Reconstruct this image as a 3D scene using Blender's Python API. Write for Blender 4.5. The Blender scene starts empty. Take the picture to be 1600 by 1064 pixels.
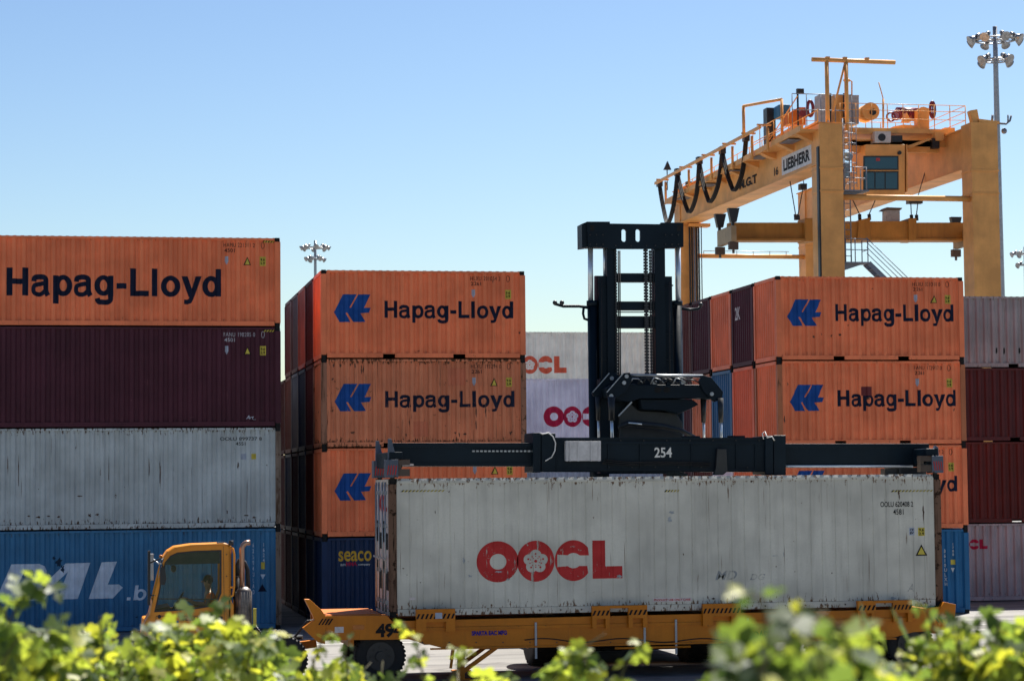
import bpy, bmesh, math, random
from mathutils import Vector, Matrix
from mathutils.geometry import tessellate_polygon
random.seed(7)
R = math.radians
scene = bpy.context.scene
col = scene.collection

# ------------------------------------------------------------------ camera
FPX, YAW, PIT, ROL, CH = 3558.85, .1837, .0632, -.0092, 4.07
_F = Vector((math.sin(YAW)*math.cos(PIT), math.cos(YAW)*math.cos(PIT), math.sin(PIT)))
_R = Vector((math.cos(YAW), -math.sin(YAW), 0)); _U = _R.cross(_F)
_R2 = _R*math.cos(ROL) + _U*math.sin(ROL); _U2 = -_R*math.sin(ROL) + _U*math.cos(ROL)
cam = bpy.data.objects.new('camera', bpy.data.cameras.new('camera'))
col.objects.link(cam)
cam.matrix_world = Matrix(((_R2.x, _U2.x, -_F.x, 0), (_R2.y, _U2.y, -_F.y, 0), (_R2.z, _U2.z, -_F.z, CH), (0, 0, 0, 1)))
cam.data.sensor_width = 36; cam.data.lens = FPX*36/1600
cam.data.clip_start = .3; cam.data.clip_end = 9000
cam.data.dof.use_dof = True; cam.data.dof.focus_distance = 56; cam.data.dof.aperture_fstop = 3.3
scene.camera = cam

# ------------------------------------------------------------------ light
SUN_EL, SUN_AZ, SKY_GAMMA = 58, 36, 1.5
w = bpy.data.worlds.new('World'); scene.world = w; w.use_nodes = True
nt = w.node_tree; bg = nt.nodes['Background']
sky = nt.nodes.new('ShaderNodeTexSky'); sky.sky_type = 'NISHITA'; sky.sun_disc = False
sky.sun_elevation = R(SUN_EL); sky.sun_rotation = R(SUN_AZ)
sky.air_density = 1.0; sky.dust_density = 0.8; sky.ozone_density = 0.9
_sc = nt.nodes.new('ShaderNodeVectorMath'); _sc.operation = 'SCALE'; _sc.inputs[3].default_value = 1/7
_gm = nt.nodes.new('ShaderNodeGamma'); _gm.inputs[1].default_value = SKY_GAMMA
nt.links.new(sky.outputs[0], _sc.inputs[0]); nt.links.new(_sc.outputs[0], _gm.inputs[0])
_s2 = nt.nodes.new('ShaderNodeVectorMath'); _s2.operation = 'SCALE'; _s2.inputs[3].default_value = 7
nt.links.new(_gm.outputs[0], _s2.inputs[0]); nt.links.new(_s2.outputs[0], bg.inputs[0]); bg.inputs[1].default_value = .052
sl = bpy.data.lights.new('sun', 'SUN'); sl.energy = 5.0; sl.angle = R(.55); sl.color = (1, .95, .87)
so = bpy.data.objects.new('sun', sl); col.objects.link(so); so.location = (60, 60, 90)
_sd = Vector((math.sin(R(SUN_AZ))*math.cos(R(SUN_EL)), math.cos(R(SUN_AZ))*math.cos(R(SUN_EL)), math.sin(R(SUN_EL))))
so.rotation_euler = _sd.to_track_quat('Z', 'Y').to_euler()
scene.view_settings.view_transform = 'Standard'; scene.view_settings.look = 'None'
scene.view_settings.exposure = 1.3; scene.view_settings.gamma = 1
scene.render.engine = 'CYCLES'
try:
    scene.cycles.max_bounces = 8; scene.cycles.transparent_max_bounces = 16
except Exception: pass

# ------------------------------------------------------------------ helpers
def at(px, py, Y):
    """world point standing on the plane y = Y along a sight line measured on the photograph"""
    d = _F + _R2*((px-800)/FPX) - _U2*((py-532)/FPX)
    t = Y/d.y
    return Vector((d.x*t, Y, CH+d.z*t))

def tag(o, label=None, cat=None, group=None, kind=None):
    if label: o['label'] = label
    if cat: o['category'] = cat
    if group: o['group'] = group
    if kind: o['kind'] = kind
    return o

def empty(name, loc, label=None, cat=None, group=None, rz=0):
    o = bpy.data.objects.new(name, None); col.objects.link(o); o.location = loc
    o.rotation_euler = (0, 0, rz); o.empty_display_size = .3
    return tag(o, label, cat, group)

def root_of(p):
    v = Vector((0, 0, 0))
    while p is not None:
        v = v + p.location; p = p.parent
    return v

class MB:
    """collects shapes in world metres, builds ONE mesh object"""
    def __init__(s): s.b = bmesh.new(); s.mi = 0
    def _f(s, vs, smooth=False):
        try:
            f = s.b.faces.new(vs); f.material_index = s.mi; f.smooth = smooth; return f
        except ValueError: return None
    def box(s, x0, x1, y0, y1, z0, z1):
        v = [s.b.verts.new((x, y, z)) for z in (z0, z1) for (x, y) in ((x0, y0), (x1, y0), (x1, y1), (x0, y1))]
        for q in ((3, 2, 1, 0), (4, 5, 6, 7), (0, 1, 5, 4), (1, 2, 6, 5), (2, 3, 7, 6), (3, 0, 4, 7)): s._f([v[i] for i in q])
        return s
    def beam(s, a, b, wd, ht, up=(0, 0, 1)):
        a, b, up = Vector(a), Vector(b), Vector(up); d = (b-a).normalized()
        if abs(d.dot(up)) > .98: up = Vector((0, 1, 0))
        sd = d.cross(up).normalized(); u = sd.cross(d).normalized()
        v = [s.b.verts.new(p+sd*i*wd/2+u*j*ht/2) for p in (a, b) for (i, j) in ((-1, -1), (1, -1), (1, 1), (-1, 1))]
        for q in ((3, 2, 1, 0), (4, 5, 6, 7), (0, 1, 5, 4), (1, 2, 6, 5), (2, 3, 7, 6), (3, 0, 4, 7)): s._f([v[i] for i in q])
        return s
    def tube(s, pts, r, n=8, cap=True, smooth=True):
        pts = [Vector(p) for p in pts]; rings = []
        rr = r if isinstance(r, (list, tuple)) else [r]*len(pts)
        pu = None
        for i, p in enumerate(pts):
            a = pts[max(i-1, 0)]; b = pts[min(i+1, len(pts)-1)]
            d = (b-a).normalized()
            if pu is None:
                pu = Vector((0, 0, 1)) if abs(d.z) < .9 else Vector((1, 0, 0))
            sd = d.cross(pu).normalized(); u = sd.cross(d).normalized(); pu = u
            rings.append([s.b.verts.new(p+(sd*math.cos(t)+u*math.sin(t))*rr[i]) for t in [k*2*math.pi/n for k in range(n)]])
        for i in range(len(rings)-1):
            for k in range(n):
                s._f([rings[i][k], rings[i][(k+1) % n], rings[i+1][(k+1) % n], rings[i+1][k]], smooth)
        if cap: s._f(rings[0][::-1]); s._f(rings[-1])
        return s
    def cyl(s, c, r, axis, h, n=24, r2=None):
        c, ax = Vector(c), Vector(axis).normalized()
        return s.tube([c-ax*h/2, c+ax*h/2], [r, r2 if r2 is not None else r], n)
    def prism(s, loops, fn, t):
        """2-D outline (first loop) with holes, mapped by fn(u, v, w) with w from 0 to t"""
        if not isinstance(loops[0][0], (list, tuple, Vector)): loops = [loops]
        flat = [p for l in loops for p in l]
        tris = tessellate_polygon([[Vector((p[0], p[1], 0)) for p in l] for l in loops])
        A = [s.b.verts.new(fn(p[0], p[1], 0)) for p in flat]
        B = [s.b.verts.new(fn(p[0], p[1], t)) for p in flat] if t else None
        for q in tris:
            s._f([A[i] for i in q])
            if B: s._f([B[i] for i in q][::-1])
        if B:
            o = 0
            for l in loops:
                n = len(l)
                for i in range(n): s._f([A[o+i], A[o+(i+1) % n], B[o+(i+1) % n], B[o+i]])
                o += n
        return s
    def pix(s, pts, Y, t):
        """outline read off the photograph at depth Y, given a real thickness t going back from Y"""
        w = [at(x, y, Y) for x, y in pts]
        return s.prism([(p.x, p.z) for p in w], lambda u, v, k: (u, Y+k, v), t)
    def sphere(s, c, r, n=10, sc=(1, 1, 1)):
        c = Vector(c); rings = []
        for i in range(1, n):
            a = math.pi*i/n
            rings.append([s.b.verts.new(c+Vector((r*sc[0]*math.sin(a)*math.cos(t), r*sc[1]*math.sin(a)*math.sin(t), r*sc[2]*math.cos(a)))) for t in [k*2*math.pi/n for k in range(n)]])
        tp = s.b.verts.new(c+Vector((0, 0, r*sc[2]))); bt = s.b.verts.new(c-Vector((0, 0, r*sc[2])))
        for i in range(len(rings)-1):
            for k in range(n): s._f([rings[i][k], rings[i+1][k], rings[i+1][(k+1) % n], rings[i][(k+1) % n]], True)
        for k in range(n):
            s._f([tp, rings[0][k], rings[0][(k+1) % n]], True); s._f([bt, rings[-1][(k+1) % n], rings[-1][k]], True)
        return s
    def mesh(s, name, mats, loc=Vector((0, 0, 0)), normals=True):
        if normals and len(s.b.faces): bmesh.ops.recalc_face_normals(s.b, faces=s.b.faces)
        me = bpy.data.meshes.new(name)
        for v in s.b.verts: v.co -= loc
        s.b.to_mesh(me); s.b.free()
        for m in (mats if isinstance(mats, (list, tuple)) else [mats]): me.materials.append(m)
        return me
    def build(s, name, mats, parent=None, normals=True, bevel=0):
        loc = root_of(parent)
        o = bpy.data.objects.new(name, s.mesh(name, mats, loc, normals)); col.objects.link(o); o.parent = parent
        if bevel:
            m = o.modifiers.new('bevel', 'BEVEL'); m.width = bevel; m.segments = 2; m.limit_method = 'ANGLE'
        return o

# ------------------------------------------------------------------ materials
def srgb(r, g, b):
    f = lambda c: (c/255)/12.92 if c/255 <= .04045 else ((c/255+.055)/1.055)**2.4
    return (f(r), f(g), f(b), 1)
def nodes(m):
    m.use_nodes = True; t = m.node_tree; return t, t.nodes, t.links, t.nodes['Principled BSDF']
def mix(N, L, fac, a, b, mode='MIX'):
    n = N.new('ShaderNodeMix'); n.data_type = 'RGBA'; n.blend_type = mode
    for sk, v in ((n.inputs[0], fac), (n.inputs[6], a), (n.inputs[7], b)):
        if isinstance(v, (int, float, tuple)): sk.default_value = v
        else: L.new(v, sk)
    return n.outputs[2]
def ramp(N, L, src, p0, p1, c0=(0, 0, 0, 1), c1=(1, 1, 1, 1)):
    n = N.new('ShaderNodeValToRGB'); e = n.color_ramp.elements
    e[0].position = p0; e[0].color = c0; e[1].position = p1; e[1].color = c1; L.new(src, n.inputs[0]); return n.outputs[0]
def math_(N, L, op, a, b):
    n = N.new('ShaderNodeMath'); n.operation = op
    for sk, v in zip(n.inputs, (a, b)):
        if isinstance(v, (int, float)): sk.default_value = v
        else: L.new(v, sk)
    return n.outputs[0]
def noise(N, L, vec, sc, det=4, rough=.55, stretch=None):
    if stretch:
        mp = N.new('ShaderNodeMapping'); mp.inputs['Scale'].default_value = stretch; L.new(vec, mp.inputs[0]); vec = mp.outputs[0]
    n = N.new('ShaderNodeTexNoise'); n.inputs['Scale'].default_value = sc; n.inputs['Detail'].default_value = det
    n.inputs['Roughness'].default_value = rough; L.new(vec, n.inputs['Vector']); return n.outputs['Fac']
def coords(N, L):
    tc = N.new('ShaderNodeTexCoord'); oi = N.new('ShaderNodeObjectInfo')
    cb = N.new('ShaderNodeCombineXYZ')
    m1 = math_(N, L, 'MULTIPLY', oi.outputs['Random'], 91.); m2 = math_(N, L, 'MULTIPLY', oi.outputs['Random'], 37.)
    L.new(m1, cb.inputs[0]); L.new(m2, cb.inputs[1])
    va = N.new('ShaderNodeVectorMath'); L.new(tc.outputs['Object'], va.inputs[0]); L.new(cb.outputs[0], va.inputs[1])
    return va.outputs[0]

MATS = {}
def paint(name, c, rust=.3, dirt=.3, rough=.5, metal=0, stain=(.10, .045, .02, 1), streak=True, bump=.15, spec=.28):
    if name in MATS: return MATS[name]
    m = bpy.data.materials.new(name); t, N, L, P = nodes(m)
    v = coords(N, L)
    c = tuple(c[:3])+(1,)
    c2 = tuple(min(1, x*1.12+.001) for x in c[:3])+(1,); c3 = tuple(x*.82 for x in c[:3])+(1,)
    big = noise(N, L, v, .9, 3)
    base = mix(N, L, ramp(N, L, big, .35, .65), c3, c2)
    fine = noise(N, L, v, 22, 3, .6)
    base = mix(N, L, math_(N, L, 'MULTIPLY', ramp(N, L, fine, .45, .7), .25), base, c3)
    if streak:
        ds = noise(N, L, v, 1, 5, .6, (5.5, 5.5, .45))
        base = mix(N, L, math_(N, L, 'MULTIPLY', ramp(N, L, ds, .48, .72), dirt), base, tuple(x*.45+.002 for x in c[:3])+(1,))
    rs = noise(N, L, v, 1, 6, .65, (11, 11, .9))
    rb = noise(N, L, v, 1.1, 3)
    thr = .74-.13*rust
    k = math_(N, L, 'MULTIPLY', ramp(N, L, rs, thr, thr+.05), ramp(N, L, rb, .5-.15*rust, .62))
    sp = noise(N, L, v, 4.5, 8, .72)
    k2 = ramp(N, L, sp, .755-.13*rust, .785-.12*rust)
    kk = math_(N, L, 'MAXIMUM', k, k2)
    if streak and rust > .1:   # rust creeping in from the top and bottom rails, and thin runs
        tg = N.new('ShaderNodeTexCoord'); sx = N.new('ShaderNodeSeparateXYZ'); L.new(tg.outputs['Generated'], sx.inputs[0])
        ed = math_(N, L, 'ABSOLUTE', math_(N, L, 'SUBTRACT', sx.outputs[2], .5), 0)
        em = ramp(N, L, ed, .40, .5)
        fr_ = noise(N, L, v, 1, 7, .7, (16, 16, 5))
        e2 = ramp(N, L, math_(N, L, 'ADD', fr_, math_(N, L, 'MULTIPLY', em, .10+.14*rust)), .70, .74)
        tr_ = noise(N, L, v, 1, 3, .5, (26, 26, .55))
        e3 = math_(N, L, 'MULTIPLY', ramp(N, L, tr_, .72-.07*rust, .76-.05*rust), .8)
        kk = math_(N, L, 'MAXIMUM', kk, math_(N, L, 'MAXIMUM', e2, e3))
    kk = math_(N, L, 'MULTIPLY', kk, min(1, .35+rust))
    rc = mix(N, L, noise(N, L, v, 14, 3), stain, tuple(x*.35 for x in stain[:3])+(1,))
    base = mix(N, L, kk, base, rc)
    L.new(base, P.inputs['Base Color'])
    rr = math_(N, L, 'ADD', math_(N, L, 'MULTIPLY', fine, .25), rough-.1)
    L.new(math_(N, L, 'ADD', rr, math_(N, L, 'MULTIPLY', kk, .25)), P.inputs['Roughness'])
    P.inputs['Metallic'].default_value = metal; P.inputs['Specular IOR Level'].default_value = spec
    bp = N.new('ShaderNodeBump'); bp.inputs['Strength'].default_value = bump; bp.inputs['Distance'].default_value = .03
    L.new(math_(N, L, 'ADD', noise(N, L, v, 2.2, 3), math_(N, L, 'MULTIPLY', fine, .15)), bp.inputs['Height']); L.new(bp.outputs[0], P.inputs['Normal'])
    MATS[name] = m; return m
def plain(name, c, rough=.5, metal=0, var=.2, spec=.4):
    if name in MATS: return MATS[name]
    m = bpy.data.materials.new(name); t, N, L, P = nodes(m); v = coords(N, L)
    c = tuple(c[:3])+(1,)
    L.new(mix(N, L, ramp(N, L, noise(N, L, v, 6, 5, .65), .35, .65), tuple(x*(1-var) for x in c[:3])+(1,), tuple(min(1, x*(1+var*.5)) for x in c[:3])+(1,)), P.inputs['Base Color'])
    P.inputs['Roughness'].default_value = rough; P.inputs['Metallic'].default_value = metal; P.inputs['Specular IOR Level'].default_value = spec
    MATS[name] = m; return m
def letter(name, c, wear=.2, rough=.5):
    """sign paint with flaked spots where the container shows through"""
    if name in MATS: return MATS[name]
    m = bpy.data.materials.new(name); t, N, L, P = nodes(m); v = coords(N, L)
    c = tuple(c[:3])+(1,)
    L.new(mix(N, L, ramp(N, L, noise(N, L, v, 3, 4), .3, .7), tuple(x*.82 for x in c[:3])+(1,), tuple(min(1, x*1.12+.004) for x in c[:3])+(1,)), P.inputs['Base Color'])
    P.inputs['Roughness'].default_value = rough; P.inputs['Specular IOR Level'].default_value = .08
    a = math_(N, L, 'MAXIMUM', ramp(N, L, noise(N, L, v, 1, 6, .7, (9, 9, 1.3)), .72-.1*wear, .75-.1*wear), ramp(N, L, noise(N, L, v, 9, 6, .7), .74-.1*wear, .77-.1*wear))
    L.new(math_(N, L, 'SUBTRACT', 1., math_(N, L, 'MULTIPLY', a, .85)), P.inputs['Alpha'])
    MATS[name] = m; return m

ORANGE = paint('orange_container_paint', (.84, .215, .09), .16, .16)
ORANGE_OLD = paint('old_orange_container_paint', (.68, .225, .11), .9, .34)
ORANGE_RED = paint('bright_orange_red_paint', (.80, .17, .08), .15, .15)
MAROON = paint('maroon_container_paint', (.068, .015, .028), .12, .25, .62)
WINE = paint('dark_red_container_paint', (.105, .016, .014), .15, .4, .6)
BROWN = paint('brown_container_paint', (.27, .095, .07), .5, .4)
GREY = paint('weathered_grey_container_paint', (.46, .51, .52), .66, .28, bump=.3)
LGREY = paint('light_grey_container_paint', (.31, .285, .29), .35, .45)
BLUE = paint('blue_container_paint', (.042, .185, .36), .25, .35)
BRBLUE = paint('bright_blue_container_paint', (.015, .13, .30), .15, .3)
NAVY = paint('navy_container_paint', (.006, .028, .09), .12, .3)
WHITE = paint('reefer_grey_white_paint', (.56, .55, .485), .62, .30, .5, stain=(.19, .10, .05, 1), bump=.4)
LAV = paint('pale_lavender_container_paint', (.80, .79, .92), .15, .25)
TAN = paint('cream_container_paint', (.86, .83, .73), .25, .3)
CASTM = paint('corner_steel', (.10, .075, .06), .8, .5, .7)
RUSTPOST = paint('rusty_post_paint', (.20, .15, .115), 1.3, .6)
SHADE_AND_STAIN_BLACK = plain('shade_and_stain_black', (.01, .01, .01), .9)  # black put in for shade inside recesses; also used on pans and stains
STEEL = plain('galvanised_steel', (.38, .40, .42), .45, .7)
DGREEN = paint('handler_dark_paint', (.004, .012, .021), .1, .3, .42, stain=(.02, .018, .015, 1), spec=.15)
BLACK = plain('black_rubber', (.014, .014, .015), .75)
BLKST = plain('black_steel', (.02, .022, .025), .42)
CHROME = plain('chrome_rod', (.72, .78, .84), .32, .55, .05)
CRANE = paint('crane_yellow_paint', (.74, .365, .11), .10, .12, .45, stain=(.18, .09, .03, 1))
TRAIL = paint('trailer_orange_paint', (.52, .165, .004), .22, .3, .42, stain=(.12, .07, .03, 1))
CABY = paint('tractor_yellow_paint', (.64, .23, .008), .06, .14, .3, bump=.03, streak=False, spec=.5)
REEL = plain('maroon_reel_paint', (.16, .015, .03), .4)
GALV = plain('grey_platform_steel', (.20, .22, .26), .5, .4)
CABINET = plain('silver_grey_cabinet', (.36, .36, .38), .45, .2)
NAVYINK = letter('navy_sign_paint', (.008, .013, .035), .2)
NAVYINKW = letter('worn_navy_sign_paint', (.010, .015, .035), 1.1)
BLUEINK = letter('blue_sign_paint', (.012, .07, .28), .25)
REDINK = letter('red_sign_paint', (.45, .035, .035), 1.15)
CRIMINK = letter('crimson_sign_paint', (.48, .02, .07), .2)
ORINK = letter('orange_red_sign_paint', (.70, .13, .07), .2)
WHINK = letter('white_sign_paint', (.62, .63, .62), .6)
PALEINK = letter('pale_blue_sign_paint', (.62, .70, .80), .4)
YELINK = letter('yellow_sign_paint', (.70, .42, .05), .1)
BLKINK = letter('black_sign_paint', (.012, .012, .014), .3)
YSTICK = plain('yellow_sticker', (.55, .45, .06), .5)
SILV = plain('silver_sticker', (.35, .40, .50), .4)

# ------------------------------------------------------------------ lettering outlines
_txt = {}
def text2d(body, bold=.0, shear=0, space=1.0):
    k = (body, bold, shear, space)
    if k in _txt: return _txt[k]
    cu = bpy.data.curves.new('t', 'FONT'); cu.body = body; cu.size = 1; cu.offset = bold; cu.shear = shear
    cu.space_character = space; cu.resolution_u = 4; cu.fill_mode = 'FRONT'
    o = bpy.data.objects.new('t', cu); col.objects.link(o)
    dg = bpy.context.evaluated_depsgraph_get(); me = bpy.data.meshes.new_from_object(o.evaluated_get(dg))
    vs = [(v.co.x, v.co.y) for v in me.vertices]; fs = [tuple(p.vertices) for p in me.polygons]
    bpy.data.objects.remove(o); bpy.data.curves.remove(cu); bpy.data.meshes.remove(me)
    x0 = min(v[0] for v in vs); x1 = max(v[0] for v in vs); y0 = min(v[1] for v in vs); y1 = max(v[1] for v in vs)
    vs = [((x-x0)/(x1-x0), (y-y0)/(y1-y0)) for x, y in vs]
    _txt[k] = (vs, fs); return vs, fs
def shape2d(groups, flip=True, box=None):
    """groups: list of [outer, hole, ...] loops; y down when flip; fitted to the unit box"""
    al = [p for g in groups for l in g for p in l]
    x0, x1, y0, y1 = box or (min(p[0] for p in al), max(p[0] for p in al), min(p[1] for p in al), max(p[1] for p in al))
    vs, fs = [], []
    for g in groups:
        o = len(vs)
        for l in g:
            for x, y in l:
                v = (y-y0)/(y1-y0); vs.append(((x-x0)/(x1-x0), 1-v if flip else v))
        for t in tessellate_polygon([[Vector((p[0], p[1], 0)) for p in l] for l in g]): fs.append(tuple(o+i for i in t))
    return vs, fs
def arc(cx, cy, r, a0, a1, n, ry=None):
    return [(cx+r*math.cos(R(a0+(a1-a0)*i/n)), cy+(ry or r)*math.sin(R(a0+(a1-a0)*i/n))) for i in range(n+1)]
def circ(cx, cy, r, n=32, ry=None): return arc(cx, cy, r, 0, 360, n, ry)[:-1]

EMBLEM = shape2d([[[(1107, 638), (1180, 500), (1287, 500), (1231, 601), (1242, 603), (1300, 500), (1396, 500), (1343, 604), (1398, 602), (1384, 640), (1317, 645), (1354, 711), (1262, 713), (1210, 640), (1198, 646), (1238, 713), (1150, 713)]]])
def shipping_logo():
    g = []
    ry = 122
    g.append([circ(793, 203, 118, 40, ry), circ(796, 203, 47, 24)])
    fl = []
    for k in range(5):
        a = -90+72*k; fx, fy = 1008+38*math.cos(R(a)), 205+38*math.sin(R(a))
        fl += arc(fx, fy, 33, a-78, a+78, 8)
    g.append([circ(1008, 203, 106, 40, ry), fl])
    c = arc(1222, 203, 106, -38.5, -321.5, 44, ry)
    inner = [(1300, 236), (1262, 236)]+arc(1222, 203, 46, 45, 135, 6)+[(1180, 236), (1130, 240), (1130, 166), (1180, 170)]+arc(1222, 203, 46, 225, 315, 6)+[(1262, 173), (1310, 173)]
    g.append([c+inner])
    g.append([[(1330, 85), (1403, 85), (1403, 240), (1500, 240), (1500, 313), (1330, 313)]])
    g.append([circ(1008, 203, 9, 10)])
    for k in range(5):
        a = -90+72*k
        for rr, s_ in ((44, 6), (30, 3.5)): g.append([circ(1008+rr*math.cos(R(a)), 204+rr*math.sin(R(a)), s_, 8)])
        a += 36
        g.append([circ(1008+34*math.cos(R(a)), 204+34*math.sin(R(a)), 4, 8)]); g.append([circ(1008+22*math.cos(R(a)), 204+22*math.sin(R(a)), 3, 8)])
    return shape2d(g)
LOGO = shipping_logo()
DAL = shape2d([
    [[(45, 588), (158, 588), (178, 598), (186, 618), (184, 640), (150, 720), (128, 740), (100, 747), (-20, 747)], [(62, 700), (100, 612), (128, 612), (136, 622), (136, 640), (112, 692), (98, 704)]],
    [[(262, 588), (362, 586), (312, 742), (232, 743), (244, 706), (206, 704), (176, 745), (108, 746)], [(224, 672), (254, 672), (272, 624)]],
    [[(408, 585), (470, 583), (433, 682), (478, 682), (494, 696), (454, 742), (355, 743)]]])

# heavy grotesque letters drawn as strokes and rings (em units, cap height .72)
def _stroke(pts, w):
    n = len(pts); Lf, Rt = [], []
    for i, (x, y) in enumerate(pts):
        a = pts[max(i-1, 0)]; b = pts[min(i+1, n-1)]; dx, dy = b[0]-a[0], b[1]-a[1]; l = math.hypot(dx, dy)
        nx, ny = -dy/l*w/2, dx/l*w/2; Lf.append((x+nx, y+ny)); Rt.append((x-nx, y-ny))
    return Lf+Rt[::-1]
def _smooth(p, k=2):
    for _ in range(k):
        q = [p[0]]
        for a, b in zip(p, p[1:]): q += [(a[0]*.75+b[0]*.25, a[1]*.75+b[1]*.25), (a[0]*.25+b[0]*.75, a[1]*.25+b[1]*.75)]
        p = q+[p[-1]]
    return p
def _rc(x0, x1, y0, y1): return [[(x0, y0), (x1, y0), (x1, y1), (x0, y1)]]
def _ring(cx, cy, rx, ry, ix, iy): return [circ(cx, cy, rx, 36, ry), circ(cx, cy, ix, 28, iy)]
GLY = {
    'H': (.722, [[[(.07, 0), (.230, 0), (.230, .295), (.492, .295), (.492, 0), (.652, 0), (.652, .72), (.492, .72), (.492, .435), (.230, .435), (.230, .72), (.07, .72)]]]),
    'a': (.556, [[_stroke(_smooth([(.09, .365), (.10, .47), (.27, .49), (.415, .46), (.415, .33), (.415, .10), (.47, .0)]), .134)],
                 [_stroke(_smooth([(.40, .32), (.24, .295), (.085, .265), (.075, .09), (.17, .03), (.30, .03), (.41, .14)]), .114)]]),
    'p': (.611, [_ring(.335, .262, .245, .276, .098, .148), _rc(.060, .212, -.205, .525)]),
    'g': (.611, [_ring(.275, .270, .245, .268, .098, .145), _rc(.396, .546, -.02, .525), [_stroke(_smooth([(.47, .0), (.47, -.12), (.38, -.165), (.24, -.165), (.13, -.15), (.105, -.06)]), .135)]]),
    '-': (.333, [_rc(.03, .300, .19, .335)]),
    'L': (.611, [[[(.073, 0), (.582, 0), (.582, .142), (.232, .142), (.232, .72), (.073, .72)]]]),
    'l': (.278, [_rc(.063, .215, 0, .72)]),
    'o': (.611, [_ring(.305, .262, .268, .278, .112, .148)]),
    'y': (.556, [[[(.000, .525), (.168, .525), (.358, .0), (.200, -.02)]], [[(.556, .525), (.390, .525), (.225, .0), (.20, -.065), (.15, -.088), (.075, -.08), (.075, -.198), (.17, -.208), (.27, -.175), (.325, -.08)]]]),
    'd': (.611, [_ring(.275, .262, .245, .276, .098, .148), _rc(.396, .546, 0, .72)]),
    'b': (.611, [_ring(.335, .262, .245, .276, .112, .165), _rc(.070, .204, 0, .72)]),
    '.': (.278, [_rc(.070, .215, 0, .145)]),
    'i': (.278, [_rc(.070, .207, 0, .525), _rc(.070, .207, .60, .72)]),
    'z': (.500, [[[(.03, 0), (.47, 0), (.47, .115), (.20, .115), (.46, .42), (.46, .525), (.05, .525), (.05, .41), (.29, .41), (.03, .10)]]])}
def heavy(text, shear=0):
    gs, x, lay = [], 0, []
    for ch in text:
        adv, parts = GLY[ch]
        for k, g_ in enumerate(parts):
            gs.append([[(px+x+py*shear, py) for px, py in l] for l in g_]); lay.append(k)
        x += adv*.985
    vs, fs, n = [], [], []
    al = [p for g_ in gs for l in g_ for p in l]; bx = (min(p[0] for p in al), max(p[0] for p in al), min(p[1] for p in al), max(p[1] for p in al))
    for g_, k in zip(gs, lay):
        v, f = shape2d([g_], False, bx); o = len(vs); vs += [(a, b, k) for a, b in v]; fs += [tuple(o+i for i in t) for t in f]
    return vs, fs

# ------------------------------------------------------------------ shipping containers
W2 = 1.219
_cm = {}
def profile(L, kind, depth=.056):
    x0, x1 = -L/2+.165, L/2-.165; yo = -W2+.016
    if kind == 'reefer':
        pts = [(x0, yo)]; x = x0+.27; k = 0
        while x < x1-.1:
            pts += [(x-.016, yo), (x-.005, yo+.010), (x+.005, yo+.010), (x+.016, yo)]; x += (.285, .33, .25, .30)[k % 4]; k += 1
        pts.append((x1, yo)); return pts
    n = max(1, round((x1-x0)/.278)); p = (x1-x0)/n; pts = []
    for i in range(n):
        a = x0+i*p; pts += [(a, yo), (a+.33*p, yo), (a+.5*p, yo+depth), (a+.83*p, yo+depth)]
    pts.append((x1, yo)); return pts
def prof_y(pts, x):
    for (a, ya), (b, yb) in zip(pts, pts[1:]):
        if a <= x <= b: return ya+(yb-ya)*((x-a)/(b-a) if b > a else 0)
    return pts[0][1]
def sheet(pts, z0, z1, swap=False):
    m = MB(); prev = None
    for x, y in pts:
        c = (y, x) if swap else (x, y)
        v = (m.b.verts.new((c[0], c[1], z0)), m.b.verts.new((c[0], c[1], z1)))
        if prev: m._f([prev[0], v[0], v[1], prev[1]])
        prev = v
    return m
def rot_sheet(pts, z0, z1):
    m = MB(); prev = None
    for x, y in pts:
        v = (m.b.verts.new((-x, -y, z0)), m.b.verts.new((-x, -y, z1)))
        if prev: m._f([prev[0], v[0], v[1], prev[1]])
        prev = v
    return m
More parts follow.
